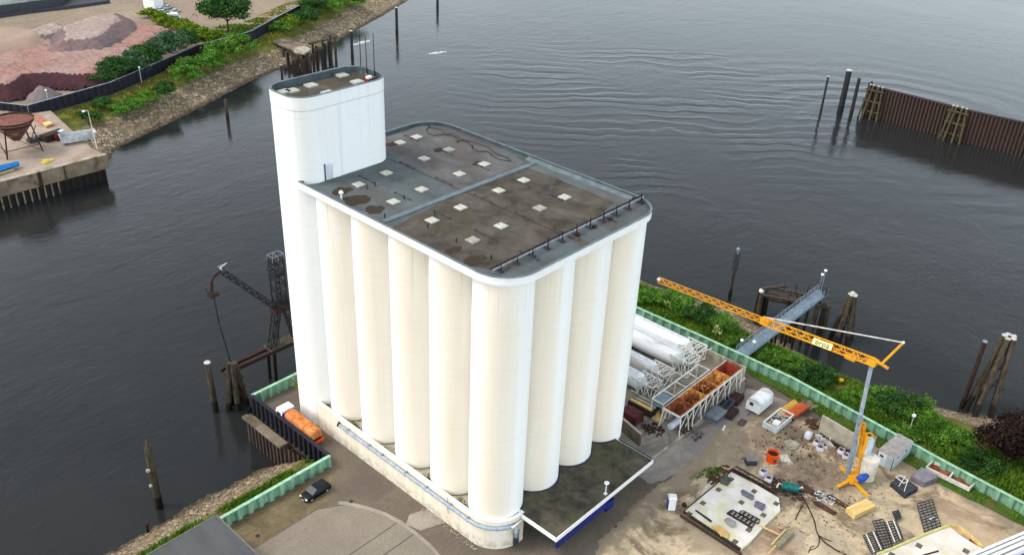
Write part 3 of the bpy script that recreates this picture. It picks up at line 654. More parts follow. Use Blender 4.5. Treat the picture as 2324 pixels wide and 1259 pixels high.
sheet('damp_gravel', M_GRAVEL, rough_poly([(33.64, -2.18), (42.72, -4.36), (50.82, -4.31), (58.4, -4.04), (59.48, -6.82), (59.4, -10.99), (55.61, -11.42), (48.92, -12.72), (41.97, -8.89), (32.81, -8.39), (26.16, -5.85), (27.02, -2.01)], .35, 1, 5), .006)
# sandy building site, uneven
def bumpy(name, m, poly, z, step, amp, seed):
    xs = [q[0] for q in poly]; ys = [q[1] for q in poly]
    def inside(x, y):
        c = False; n = len(poly)
        for i in range(n):
            x1, y1 = poly[i]; x2, y2 = poly[(i+1) % n]
            if (y1 > y) != (y2 > y) and x < (x2-x1)*(y-y1)/(y2-y1)+x1: c = not c
        return c
    nx = int((max(xs)-min(xs))/step); ny = int((max(ys)-min(ys))/step); idx = {}; vs = []; fs = []
    def vert(i, j):
        if (i, j) not in idx:
            x = min(xs)+i*step+math.sin(j*1.7+seed)*step*.25; y = min(ys)+j*step+math.sin(i*2.3)*step*.25
            h = amp*max(-.4, hnoise(x, y, .35)*.7+hnoise(x+9, y-4, 1.1)*.4+R.uniform(-.25, .25))
            idx[(i, j)] = len(vs); vs.append((x, y, z+.5*amp+h))
        return idx[(i, j)]
    for i in range(nx):
        for j in range(ny):
            if inside(min(xs)+(i+.5)*step, min(ys)+(j+.5)*step): fs.append((vert(i, j), vert(i+1, j), vert(i+1, j+1), vert(i, j+1)))
    # border verts sink into the ground
    cnt = {}
    for f_ in fs:
        for q in f_: cnt[q] = cnt.get(q, 0)+1
    vs = [(p[0], p[1], -.05) if cnt[i] < 4 else p for i, p in enumerate(vs)]
    o = tag(MB().add(vs, fs).build(name, m, smooth=True), kind='structure')
    def ed(x, y):
        q = 1e9
        for i in range(len(poly)):
            a = Vector(poly[i]); b = Vector(poly[(i+1) % len(poly)]); p = Vector((x, y)); t = max(0, min(1, (p-a).dot(b-a)/(b-a).length_squared)); q = min(q, (p-a-(b-a)*t).length)
        return min(1, q/8)
    at = o.data.attributes.new('edge', 'FLOAT', 'POINT'); at.data.foreach_set('value', [ed(p[0], p[1]) for p in vs])
    return o
bumpy('sand_ground', M_SAND, [(-6, -60), (-4, -24), (3, -12), (12, -7.4), (24, -6.6), (36, -7.4), (46, -6), (57, -9.5), (60, -19), (59.5, -36), (57.5, -60)], 0.02, .55, .10, 3)

def scatter_grass(name, m, label, regions, zf, dens, h, size, seed):
    rr = random.Random(seed); mb = MB()
    for poly in regions:
        xs = [q[0] for q in poly]; ys = [q[1] for q in poly]; n = len(poly)
        ar = abs(sum(poly[i][0]*poly[(i+1) % n][1]-poly[(i+1) % n][0]*poly[i][1] for i in range(n)))/2
        k = int(ar*dens); c_ = 0; tries = 0
        while c_ < k and tries < k*20:
            tries += 1
            x = rr.uniform(min(xs), max(xs)); y = rr.uniform(min(ys), max(ys)); ins = False
            for i in range(n):
                x1, y1 = poly[i]; x2, y2 = poly[(i+1) % n]
                if (y1 > y) != (y2 > y) and x < (x2-x1)*(y-y1)/(y2-y1)+x1: ins = not ins
            if not ins: continue
            if hnoise(x, y, .3)+rr.uniform(-.8, .8) < -.35: continue
            c_ += 1
            z = zf(x, y); b = rr.uniform(0, pi); s_ = size*rr.uniform(.5, 1.5); hh = h*rr.uniform(.3, 1.3)
            dx, dy = s_*.5*math.cos(b), s_*.5*math.sin(b); lx, ly = rr.uniform(-.7, .7)*hh, rr.uniform(-.7, .7)*hh
            mb.add([(x-dx, y-dy, z-.1), (x+dx, y+dy, z-.1), (x+lx, y+ly, z+hh)], [(0, 1, 2)])
    return tag(mb.build(name, m), label, 'grass', kind='stuff')
sheet('verge', M_GRASSG, rough_poly([(63.2, 6), (61.7, -3), (60.9, -11), (59.4, -20), (59, -30), (57.6, -37), (57.4, -50), (57, -62), (58.6, -62), (59.8, -47.5), (60.7, -36.2), (62, -25.4), (63.4, -9)], .12, 1.2, 6), .19)
scatter_grass('grass', L_GRASS, 'grass growing along the bottom of the green flood wall', [[(63, 5), (61.8, -3), (60.8, -11), (59.6, -20), (59, -30), (57.9, -37), (57.7, -50), (57.3, -62), (58.5, -62), (59.7, -47.5), (60.6, -36.2), (61.8, -25.4), (63.1, -9)]], lambda x, y: .2, 22, .3, .22, 3)
def zlin(a, b):
    return lambda x, y: max(a[1], min(b[1], a[1]+(b[1]-a[1])*((y-a[0])/(b[0]-a[0])))) if a[1] < b[1] else max(b[1], min(a[1], a[1]+(b[1]-a[1])*((y-a[0])/(b[0]-a[0]))))
scatter_grass('grass', L_GRASS, 'green grass on the river bank above the near riprap', [[(-45, 30.3), (-4.6, 30.4), (-4.6, 35), (-14, 34.9), (-22, 35.3), (-45, 34.6)]], zlin((30, -.5), (35, -1.5)), 60, .55, .25, 4)
def zr(x, y):
    if x < 74: return -.6-.2*(x-63)/11
    return -.8-3.4*(x-74)/6.5
scatter_grass('grass', L_GRASS, 'dense green grass on the bank outside the flood wall', [[(63.8, 60), (63.8, -9), (62.3, -26), (60.7, -42), (59, -60), (76, -60), (76, -40), (75, 0), (76, 60)]], zr, 42, .85, .34, 5)
scatter_grass('grass', L_OLIVE, 'yellow green grass strip along the foot of the black wall', [[(28, 205), (52.5, 211.2), (93.5, 231), (117, 235), (135, 245.5), (162, 261), (206, 286.6), (208, 283), (165, 257), (138, 241), (118, 230), (95, 226.8), (54, 206), (30, 198)]], lambda x, y: -1.5, 3.6, .5, .9, 6)

# ------------------------------------------------------------------ sheet pile walls
def pile_wall(name, label, cat, path, z0, z1, m, pitch=1.6, depth=.35, cap=None, capm=None, group=None):
    root = T(name, label, cat, (path[0][0], path[0][1], z0), group=group)
    P = [Vector((*p, 0)) for p in path]; L = [0]
    for i in range(1, len(P)): L.append(L[-1]+(P[i]-P[i-1]).length)
    def at(d):
        for i in range(1, len(P)):
            if d <= L[i]+1e-6:
                t = (P[i]-P[i-1]).normalized(); return P[i-1]+t*(d-L[i-1]), Vector((-t.y, t.x, 0))
        return P[-1], Vector((0, 0, 0))
    ds = []; n = int(L[-1]/pitch)
    for k in range(n+1):
        for f_, o in ((0, -1), (.36, -1), (.5, 1), (.86, 1)):
            d = (k+f_)*pitch
            if d < L[-1]: ds.append((d, o))
    ds.append((L[-1], -1)); pts = []
    for d, o in ds:
        p, nn = at(d); pts.append(p+nn*o*depth/2)
    vs = []; fs = []; th = .05
    for i, p in enumerate(pts):
        vs += [(p.x, p.y, z0), (p.x, p.y, z1)]
    for i in range(len(pts)-1): fs.append((2*i, 2*i+2, 2*i+3, 2*i+1))
    mb = MB().add(vs, fs); w = mb.build('pile_sheet', m, root)
    if cap:
        c = MB()
        for i in range(1, len(P)):
            a = P[i-1]+Vector((0, 0, z1+.03)); b = P[i]+Vector((0, 0, z1+.03)); c.bar(a, b, depth+.1, .09)
        c.build('capping', capm or m, root)
    return root
M_GCAP = mat('green_capping', (160, 204, 172), (124, 166, 138), 1, .5, world=True)
pile_wall('flood_wall', 'long pale green sheet pile flood wall beside the building site', 'flood wall', [(63, 50.2), (63.1, 22.5), (63.6, 8), (63.8, -9), (62, -25.4), (60.8, -36.2), (59.9, -47.5), (58.6, -62), (56.5, -90)], -.8, 2, M_SPG, 2.0, .4, 1, M_GCAP)
pile_wall('flood_wall', 'pale green sheet pile wall between the parked car and the grass', 'flood wall', [(-23.2, 29.95), (-4.2, 29.9)], -.8, 2, M_SPG, 1.7, .4, 1, M_GCAP)
pile_wall('flood_wall', 'short green sheet pile wall behind the orange tanker truck', 'flood wall', [(-4.2, 50.2), (24, 50.2), (63, 50.2)], -8, 2, M_SPG, 1.5, .4, 1, M_GCAP)
nw = pile_wall('quay_wall', 'tall dark navy sheet pile wall beside the orange tanker truck', 'quay wall', [(-4.25, 50.2), (-4.25, 30.1)], -1.6, 2, M_SPD, 1.25, .5, 1, M_SPD)
MB().bb(-6.1, -4.6, 40.4, 50.9, -2.0, -1.6).build('concrete_ledge', M_CONCD, nw)
lw = MB()
pile_wall('quay_wall', 'rusty sheet piling standing in the water below the concrete ledge', 'quay wall', [(-5.2, 50.7), (-5.2, 41.2), (-4.4, 36.0)], -8.5, -2.01, M_SPW, 1.0, .5)
pile_wall('quay_wall', 'dark sheet piling under the silo quay behind the tower', 'quay wall', [(-5.2, 50.9), (24, 51), (63, 51)], -8.5, -.9, M_SPD, 1.25, .5)
bw = pile_wall('flood_wall', 'long black wall between the aggregate yard and the far bank', 'flood wall', wall_far, -1.8, 2.4, M_SPD, 2.2, .4, 1, M_GSTEEL)
pile_wall('flood_wall', 'black wall angled behind the hopper quay', 'flood wall', [(25.2, 207.4), (20, 216.2), (-40, 221)], -.3, 2.4, M_SPD, 2.2, .4, 1, M_GSTEEL)

# ------------------------------------------------------------------ vegetation
def leafmesh(n, rx, ry, rz, size, clumps, seed, lift=.0, sh=.12):
    """n leaf quads gathered in clumps over an uneven ellipsoid"""
    r_ = np.random.RandomState(seed)
    cc = []
    while len(cc) < clumps:
        d = r_.normal(size=3); d /= np.linalg.norm(d)
        if d[2] < -.35: continue
        q = r_.uniform(.45, .95); cc.append((d[0]*rx*q, d[1]*ry*q, d[2]*rz*q, r_.uniform(.22, .42)))
    cc = np.array(cc); k = r_.randint(0, clumps, n)
    d = r_.normal(size=(n, 3)); d /= np.linalg.norm(d, axis=1)[:, None]
    rad = r_.uniform(.55, 1.0, n)[:, None]*cc[k, 3][:, None]*np.array([rx, ry, rz])[None]*1.15
    stray = r_.uniform(0, 1, n) < sh; rad[stray] *= 1.7
    c = cc[k, :3]+d*rad; c[:, 2] += rz+lift; c[:, 2] = np.maximum(c[:, 2], .05)
    u = r_.normal(size=(n, 3)); u[:, 2] *= .5; u /= np.linalg.norm(u, axis=1)[:, None]
    w = np.cross(u, d+.4*r_.normal(size=(n, 3))); w /= np.linalg.norm(w, axis=1)[:, None]+1e-6
    s_ = size*r_.uniform(.5, 1.3, n)[:, None]
    V = np.stack([c-u*s_, c-w*s_*.6, c+u*s_, c+w*s_*.6], 1).reshape(-1, 3)
    me = bpy.data.meshes.new('leaves'); me.from_pydata(V.tolist(), [], np.arange(4*n).reshape(-1, 4).tolist()); me.update()
    return me
BM = {}
def bush(name, label, cat, loc, r, h, m, n=1400, seed=1, size=.22, group=None, clumps=16, rz=None, stem=True):
    root = T(name, label, cat, loc, R.uniform(0, 6) if rz is None else rz, group)
    me = leafmesh(n, r, r*R.uniform(.85, 1.1), h*.5, size, clumps, seed); me.materials.append(m)
    o = bpy.data.objects.new('foliage', me); COL.objects.link(o); o.parent = root
    if stem:
        mb = MB(); rr_ = random.Random(seed)
        for k in range(4):
            a = rr_.uniform(0, 6.3); mb.cyl((0, 0, -.3), (math.cos(a)*r*.5, math.sin(a)*r*.5, h*.6), .07, .03, 5)
        mb.build('stem', M_WOODP, root, world=False)
    return root
def tree(name, label, cat, loc, r, h, m, n, seed, size, group=None, trunk=.35, th=.35):
    root = T(name, label, cat, loc, 0, group)
    rr_ = random.Random(seed); mb = MB(); base = h*th
    mb.tube([(0, 0, -.5), (rr_.uniform(-.1, .1), rr_.uniform(-.1, .1), base*.5), (rr_.uniform(-.3, .3), 0, base), (rr_.uniform(-.4, .4), .2, h*.75)], [trunk, trunk*.8, trunk*.6, trunk*.2], 8)
    for k in range(8):
        a = rr_.uniform(0, 6.3); z = base*rr_.uniform(.8, 1.5); q = r*rr_.uniform(.5, .85)
        mb.tube([(0, 0, z), (math.cos(a)*q*.5, math.sin(a)*q*.5, z+h*.12), (math.cos(a)*q, math.sin(a)*q, z+h*rr_.uniform(.15, .35))], [trunk*.4, trunk*.25, trunk*.08], 6)
    mb.build('trunk', M_WOODP, root, world=False, smooth=True)
    me = leafmesh(n, r, r*.95, (h-base)*.5, size, 34, seed, base*.95); me.materials.append(m)
    o = bpy.data.objects.new('crown', me); COL.objects.link(o); o.parent = root
    return root
# right bank
RB = [((70.4, 24.8, -0.8), 3.4, 3.0, L_GREEN, 'green bush on the bank tight against the silo edge'),
      ((72.05, 20.47, -0.8), 4.0, 3.4, L_GREEN, 'rounded green bush under the tip of the crane jib'),
      ((72.17, 15.42, -0.8), 4.0, 3.4, L_DARK, 'dark green bush under the outer crane jib'),
      ((72.14, 10.45, -0.8), 3.6, 3.2, L_GREEN, 'big green bush just left of the gangway foot'),
      ((65.86, 13.29, -0.8), 2.2, 1.6, L_BRIGHT, 'light green bush behind the flood wall and elder blossom'),
      ((69.54, 5.24, -0.8), 2.0, 1.8, L_GREEN, 'small green bush beside the gangway foot'),
      ((69.88, -1.61, -0.8), 2.6, 2.2, L_GREEN, 'green bush just right of the gangway foot'),
      ((70.26, -5.8, -0.8), 2.6, 2.6, L_GREEN, 'green bush between the gangway and the dark round bush'),
      ((68.75, -8.95, -1), 2.0, 3.6, L_DARK, 'narrow upright dark bush next to the dark round bush'),
      ((70.03, -12, -1), 2.9, 3.8, L_DARK, 'dark round bush on the bank left of the crane mast'),
      ((68.88, -17.06, -0.8), 2.2, 1.8, L_GREEN, 'low green bush just left of the crane mast'),
      ((71.31, -20.95, -0.9), 3.6, 3.4, L_GREEN, 'green bush just right of the crane mast'),
      ((72.02, -24.49, -0.9), 4.2, 3.8, L_DARK, 'largest dense green bush behind the small white lamp'),
      ((72, -28.25, -0.9), 3.8, 3.2, L_GREEN, 'green bush behind the grey site container'),
      ((70.38, -31.42, -0.9), 3.4, 2.8, L_GREEN, 'green bush between the lamp and the copper tree'),
      ((69.75, -34.81, -0.8), 3.4, 2.6, L_GREEN, 'low green bush in front of the copper tree'),
      ((66.41, -27.88, -0.7), 2.4, 1.7, L_GREEN, 'low green bush at the foot of the small white lamp'),
      ((67.22, -39.08, -0.7), 3.4, 2.4, L_DARK, 'dark bush in the shade below the copper tree')]
for i, (loc, r, h, m, lb) in enumerate(RB):
    r *= .98; h *= .82
    bush('bush', lb, 'bush', loc, r, h, m, int(1500*r), 20+i, .17, 'bushes on the bank outside the flood wall')
bush('elder_bush', 'bush with pale yellow blossom near the left end of the flood wall', 'bush', (70.16, 20.45, -0.6), 1.1, 2.4, L_PALE, 150, 71, .16, 'blossoming elder bushes', 6)
bush('elder_bush', 'bush with pale yellow blossom left of the gangway foot', 'bush', (69.21, 9.25, -0.6), 1.2, 2.4, L_PALE, 170, 72, .16, 'blossoming elder bushes', 6)
tree('copper_tree', 'dark copper leaved tree at the right edge of the bank', 'tree', (73.85, -43.28, -0.8), 6.6, 7.4, L_PURPLE, 11000, 81, .26, trunk=.3, th=.12)
# far bank
FB = [((53.25, 218.72, 0.2), 3.6, 3.4, L_DARK, 'dark bush at the left end of the row behind the black wall'),
      ((58.5, 221.29, 0.2), 4.2, 4.2, L_DARK, 'second dark bush from the left behind the black wall'),
      ((64.57, 224.03, 0.2), 4.2, 4.6, L_GREY, 'grey green bush with pale twigs behind the black wall'),
      ((71.66, 227.51, 0.2), 4.4, 4.6, L_DARK, 'dark bush in the middle of the row behind the black wall'),
      ((77.79, 230.22, 0.2), 4.2, 4.8, L_GREY, 'grey green bush right of the middle behind the black wall'),
      ((84.68, 233.97, 0.2), 4.2, 5.0, L_GREY, 'pale grey green bush near the right end behind the black wall'),
      ((90.93, 236.54, 0.2), 4.0, 5.2, L_DARK, 'dark bush at the right end of the row behind the black wall'),
      ((105.93, 227.1, -1.2), 5.0, 5.2, L_GREEN, 'big green bush beside the pier head on the far bank'),
      ((97.55, 222.11, -1.2), 5.2, 5.4, L_GREEN, 'tall rounded green bush in front of the black wall'),
      ((89.35, 218.88, -1.2), 4.6, 4.4, L_GREEN, 'green bush left of the tallest one on the far bank'),
      ((83.52, 217.29, -1.2), 4.4, 4.0, L_GREEN, 'green bush above the stony slope in the far group'),
      ((75.95, 213.28, -1.4), 4.4, 3.4, L_GREEN, 'lower green bush at the left of the far group'),
      ((65.37, 204.81, -2), 3.4, 3.0, L_DARK, 'single dark bush sitting on the stony far bank'),
      ((58.85, 202.67, -2), 3.4, 2.0, L_GREEN, 'low green bush just left of the single dark bush'),
      ((52.28, 200.85, -2), 3.8, 2.0, L_GREEN, 'low spreading green bush halfway to the quay lamp'),
      ((46.79, 199.41, -2), 3.4, 1.8, L_GREEN, 'low green bush right of the quay lamp'),
      ((45.61, 205.07, -1.6), 2.6, 2.2, L_DARK, 'dark bush beside the top of the quay lamp'),
      ((37.96, 197.25, -1.5), 2.6, 1.8, L_DARK, 'dark low bush at the corner of the hopper quay'),
      ((132.79, 242.94, -1), 4.4, 2.8, L_GREEN, 'low green bush right of the pier deck on the far bank'),
      ((140.18, 245.47, -1), 4.6, 3.2, L_BRIGHT, 'bright green bush before the far shrub pair'),
      ((146.48, 244.21, -1.4), 4.6, 4.2, L_DARK, 'dark rounded bush below the tallest far shrub'),
      ((155.92, 251.52, -0.8), 5.4, 6.4, L_DARK, 'tallest dark bush on the far bank near the top edge'),
      ((166.02, 255.92, -1), 5.4, 3.6, L_GREEN, 'green bush right of the tallest far shrub'),
      ((179.37, 261.32, -1), 6, 3.4, L_GREEN, 'green bush at the top edge above the grey piles')]
for i, (loc, r, h, m, lb) in enumerate(FB):
    r *= 1.22; h *= (1.55 if i < 7 else 1.25); loc = (loc[0], loc[1], loc[2]-(.5 if loc[2] < 0 else 0))
    bush('bush', lb, 'bush', loc, r, h, m, int(750*r), 120+i, .32, 'bushes on and above the far bank', stem=False)
tree('broadleaf_tree', 'single large green tree standing on the far yard beside the black wall', 'tree', (114.42, 247.84, 0), 9.2, 13.5, L_DARK, 8500, 181, .48, th=.3, trunk=.5)
hg = [(345, 42), (365, 52), (388, 60), (408, 68), (430, 76), (452, 84), (470, 92), (492, 92), (515, 88), (545, 76)]
hedge = T('hedge', 'bright yellow green hedge running towards the parked cars', 'hedge', (103.54, 263, 0))
for i, q in enumerate([(103.1, 283.52), (102.66, 276.99), (102.68, 271.09), (102.69, 265.3), (102.9, 260.28), (103.1, 255.34), (103.18, 250.57), (102.95, 245.37), (103.94, 242.28)]):
    me = leafmesh(900, 4.4, 4.0, 1.7, .5, 12, 200+i); me.materials.append(L_BRIGHT)
    o = bpy.data.objects.new('foliage', me); COL.objects.link(o); o.parent = hedge
    o.location = (q[0]-hedge.location.x, q[1]-hedge.location.y, 0)
scatter_grass('grass', L_GRASS, 'green grass around the far tree and the hedge end', [[(99.18, 246.14), (103.87, 236.34), (120.19, 244.83), (132.46, 251.7), (135.72, 259.62), (123.61, 256.15), (116.77, 257.39), (107.79, 254.76)]], lambda x, y: .02, 3.5, .6, 1.0, 9)
scatter_grass('grass', L_OLIVE, 'olive grass strip on the far yard beside the black wall', [[(120.19, 244.83), (163.03, 268.44), (175.06, 275.55), (172.09, 277.81), (154.13, 271.37), (128.01, 256.94)]], lambda x, y: .02, 2.0, .5, 1.0, 10)

# ------------------------------------------------------------------ aggregate heaps
def heap(name, label, poly, H, slope, m, step=1.3, seed=0, z0=.02):
    P = np.array(poly); n = len(P)
    mar = H/slope+1
    xs = np.arange(P[:, 0].min()-mar, P[:, 0].max()+mar, step); ys = np.arange(P[:, 1].min()-mar, P[:, 1].max()+mar, step)
    X, Y = np.meshgrid(xs, ys, indexing='ij'); X = X.copy(); Y = Y.copy()
    D = np.full(X.shape, 1e9); IN = np.zeros(X.shape, bool)
    for i in range(n):
        a = P[i]; b = P[(i+1) % n]; ab = b-a
        t = np.clip(((X-a[0])*ab[0]+(Y-a[1])*ab[1])/(ab@ab), 0, 1)
        D = np.minimum(D, np.hypot(X-a[0]-t*ab[0], Y-a[1]-t*ab[1]))
        c = ((a[1] > Y) != (b[1] > Y)) & (X < (b[0]-a[0])*(Y-a[1])/((b[1]-a[1]) if b[1] != a[1] else 1e-9)+a[0])
        IN ^= c
    wob = .9*np.sin(X*.33+seed)+.7*np.sin(Y*.41+2*seed)+.4*np.sin((X+Y)*.9)
    sd = np.where(IN, -D, D)+wob*.5
    Z = H-np.maximum(0, sd)*slope+np.where(sd < 0, .25*np.sin(X*.25)*np.sin(Y*.31+seed)+.1*np.sin(X*1.1+Y*.7), 0)
    Z += np.random.RandomState(seed).uniform(-.16, .16, Z.shape)+.22*np.sin(X*1.9+1.3*np.sin(Y*.8))*np.sin(Y*1.7+seed)
    SL = np.clip((sd+.2)/.9, 0, 1)
    ok = Z > -.6; idx = -np.ones(X.shape, int); idx[ok] = np.arange(ok.sum())
    vs = [(x, y, max(z, -.3)+z0) for x, y, z in zip(X[ok], Y[ok], Z[ok])]
    fs = []
    for i in range(X.shape[0]-1):
        for j in range(X.shape[1]-1):
            q = (idx[i, j], idx[i+1, j], idx[i+1, j+1], idx[i, j+1])
            if min(q) >= 0: fs.append(tuple(int(v) for v in q))
    o = MB().add(vs, fs).build(name, m, smooth=True)
    at = o.data.attributes.new('slip', 'FLOAT', 'POINT'); at.data.foreach_set('value', SL[ok].astype(float))
    return tag(o, label, 'heap', 'heaps of crushed aggregate')
heap('aggregate_heap', 'large pinkish red aggregate heap with dark maroon front slope', [(26.95, 224.18), (33.81, 230.41), (41, 225.9), (47.94, 219.8), (52.52, 219.01), (57.72, 221.52), (65.56, 229.72), (78.81, 240.03), (92.36, 250.27), (87.66, 264.19), (80.58, 268.75), (59.46, 264.93), (41.65, 261.24), (19.78, 253.01), (13.6, 234.75)], 4.6, .98, M_HEAP, 1.1, 1)
heap('aggregate_heap', 'higher pinkish grey aggregate heap behind the red one', [(61.34, 262.31), (76.07, 271.86), (83.03, 271.98), (79.16, 259.11), (69.91, 249.75), (62.15, 244.85), (54.96, 247.94)], 7.6, .6, M_HEAPG, 1.2, 2)
heap('aggregate_heap', 'low grey aggregate heap at the left behind the red one', [(51.91, 270.81), (64.05, 276.75), (63.48, 268.28), (55.79, 263.02)], 6, .7, M_HEAPG, 1.2, 4)
heap('aggregate_heap', 'small pale cone of grey gravel at the foot of the red heap', [(33.72, 218.36), (33.96, 218.16), (33.58, 217.5)], 3.6, .8, mat('pale_gravel', (124, 112, 110), (108, 96, 96), .4, .95, world=True), .7, 5)
heap('aggregate_heap', 'tan gravel heap with flat top left of the red heap', [(31.05, 287.05), (50.86, 279.55), (54.23, 268.36), (46.17, 256.99), (27.54, 257.3)], 6.0, .5, mat('tan_gravel', (154, 136, 118), (146, 120, 106), .06, .95, world=True), 1.6, 6)

# ------------------------------------------------------------------ cars
def make_car(name, label, paint, L=4.5, W=1.8, H=1.45, estate=True, group=None):
    t = T(name, label, 'car', (0, 0, 0), 0, group)
    def shell(secs):
        vs = []; fs = []; n = len(secs[0][1])
        for x, ring in secs: vs += [(x, y, z) for y, z in ring]
        for k in range(len(secs)-1):
            for i in range(n): fs.append((k*n+i, k*n+(i+1) % n, (k+1)*n+(i+1) % n, (k+1)*n+i))
        fs += [tuple(range(n-1, -1, -1)), tuple(range((len(secs)-1)*n, len(secs)*n))]
        return MB().add(vs, fs)
    def ring(w, z0, z1, ch=.12):
        return [(-w+.05, z0), (w-.05, z0), (w, z0+.15), (w, z1-ch), (w-ch, z1), (-w+ch, z1), (-w, z1-ch), (-w, z0+.15)]
    hw = W/2
    b = shell([(-L*.5, ring(hw*.84, .35, .72)), (-L*.47, ring(hw*.94, .24, .86)), (-L*.3, ring(hw, .2, .92)), (0, ring(hw, .2, .92)), (L*.22, ring(hw, .2, .9)), (L*.4, ring(hw*.95, .22, .78)), (L*.48, ring(hw*.82, .28, .64)), (L*.5, ring(hw*.7, .34, .55))])
    b.build('body', paint, t, world=False, smooth='auto')
    rb = -L*.46 if estate else -L*.36
    g = shell([(rb, [(-hw*.84, .88), (hw*.84, .88), (hw*.8, .95), (-hw*.8, .95)]), (rb+.35, [(-hw*.9, .88), (hw*.9, .88), (hw*.7, H-.06), (-hw*.7, H-.06)]), (L*.02, [(-hw*.92, .88), (hw*.92, .88), (hw*.72, H-.03), (-hw*.72, H-.03)]), (L*.24, [(-hw*.9, .86), (hw*.9, .86), (hw*.84, .92), (-hw*.84, .92)])])
    g.build('window_glass', M_GLASS, t, world=False)
    r_ = shell([(rb+.3, [(-hw*.72, H-.07), (hw*.72, H-.07), (hw*.66, H-.03), (-hw*.66, H-.03)]), (-L*.1, [(-hw*.76, H-.05), (hw*.76, H-.05), (hw*.66, H+.02), (-hw*.66, H+.02)]), (L*.05, [(-hw*.74, H-.05), (hw*.74, H-.05), (hw*.66, H-.01), (-hw*.66, H-.01)])])
    r_.build('roof', paint, t, world=False)
    for x in (-L*.3, L*.3):
        for s_ in (-1, 1):
            w = MB().cyl((x, s_*(hw-.18), .32), (x, s_*(hw+.01), .32), .32, n=16).build('wheel', M_TYRE, t, world=False, smooth='auto')
            MB().cyl((x, s_*(hw-.0), .32), (x, s_*(hw+.03), .32), .19, n=12).build('rim', M_GSTEEL, w, world=False, smooth='auto')
    for s_ in (-1, 1): MB().box((L*.465, s_*hw*.66, .62), (.2, .34, .14)).build('headlight', M_WHITE, t, world=False); MB().box((-L*.485, s_*hw*.72, .68), (.1, .26, .16)).build('tail_light', mat('red_lens', (120, 16, 14)), t, world=False)
    MB().box((L*.505, 0, .42), (.02, .5, .12)).build('number_plate', M_WHITE, t, world=False)
    return t
c = make_car('parked_car', 'black estate car parked beside the green sheet pile wall', M_BLACK, 4.5, 1.85, 1.45)
c.location = (-9.3, 26.65, 0.01); c.rotation_euler = (0, 0, pi+.03)
far1 = make_car('parked_car', 'pale silver car parked nearest the white site building', mat('silver_paint', (176, 188, 194), (160, 170, 176), rough=.3), 4.5, 1.8, 1.45, False, 'cars parked on the far yard')
far1.location = (111.59, 292.05, 0); far1.rotation_euler = (0, 0, .5)
l2 = [((115.49, 293.64, 0), .5, 'white car second from the white site building'), ((110.63, 288.24, 0), .5, 'white car nearer the hedge beside the silver one'), ((114.53, 286.1, 0), .35, 'light grey car parked alone at the right of the far group')]
for q, rz_, lb in l2: dup(far1, q, rz_, lb)
vn = T('parked_van', 'white van with teal side panel parked by the bright hedge', 'van', (108.84, 277.26, 0), -.4)
MB().add([(-2.6, -1, .4), (2.6, -1, .4), (2.6, 1, .4), (-2.6, 1, .4), (-2.6, -.95, 2.3), (1.5, -.95, 2.3), (1.5, .95, 2.3), (-2.6, .95, 2.3), (2.4, -.95, 1.2), (2.4, .95, 1.2)], [(3, 2, 1, 0), (0, 1, 8, 5, 4), (3, 7, 6, 9, 2), (4, 5, 6, 7), (5, 8, 9, 6), (1, 2, 9, 8), (0, 4, 7, 3)]).build('body', M_WHITE, vn, world=False)
MB().box((-.3, -1.0, 1.1), (4.0, .04, .8)).build('side_panel', mat('teal_film', (60, 160, 160), (50, 140, 142)), vn, world=False)
MB().box((2.0, 0, 1.7), (.5, 1.7, .5)).build('windscreen', M_GLASS, vn, world=False)
for x in (-1.7, 1.7):
    for y in (-1, 1): MB().cyl((x, y*.8, .35), (x, y*1.02, .35), .35, n=12).build('wheel', M_TYRE, vn, world=False, smooth='auto')
# tanker
tk = T('tanker_truck', 'orange tanker truck with white cab parked behind the dark wall', 'truck', (-2.75, 39.6, 0), pi/2)
def B(mb): return dict(parent=mb, world=False)
MB().bb(-4.4, 4.3, -.45, .45, .75, 1.0).build('chassis', M_STEEL, tk, world=False)
sq_ = lambda v: math.copysign(abs(v)**.55, v)
el = [(1.0*sq_(math.cos(t)), .86*sq_(math.sin(t))) for t in [2*pi*i/28 for i in range(28)]]
tv = []; tf = []
for k, (x, s_) in enumerate(((-4.5, .8), (-4.35, .97), (-4.2, 1), (2.2, 1), (2.35, .97), (2.5, .8))): tv += [(x, y*s_, 1.95+z*s_) for y, z in el]
for k in range(5): tf += [(k*28+i, k*28+(i+1) % 28, (k+1)*28+(i+1) % 28, (k+1)*28+i) for i in range(28)]
tf += [tuple(range(27, -1, -1)), tuple(range(140, 168))]
tb = MB().add(tv, tf).build('tank', M_ORANGE, tk, world=False, smooth='auto')
for x in (-2.4, .4): MB().tube([(x, y*1.005, 1.95+z*1.02) for y, z in el]+[(x, el[0][0]*1.015, 1.95)], .045, 6).build('band', mat('dull_orange', (176, 84, 24), (150, 70, 22)), tb, world=False)
MB().bb(-4.2, 2.2, -.35, .35, 2.78, 2.84).build('walkway', mat('orange_walkway', (206, 128, 60), (170, 96, 40)), tb, world=False)
for x in (-2.9, -.2): MB().cyl((x, 0, 2.8), (x, 0, 2.98), .3, n=14).build('hatch', M_ORANGE, tb, world=False, smooth='auto')
for y in (-.6, .6):
    MB().cyl((-4.45, y, 1.7), (-4.75, y, 1.7), .22, n=12).build('rear_valve', M_ORANGE, tb, world=False, smooth='auto')
MB().bb(-4.9, -4.6, -1.1, 1.1, .7, 1.0).build('rear_bumper', M_GORANGE, tk, world=False)
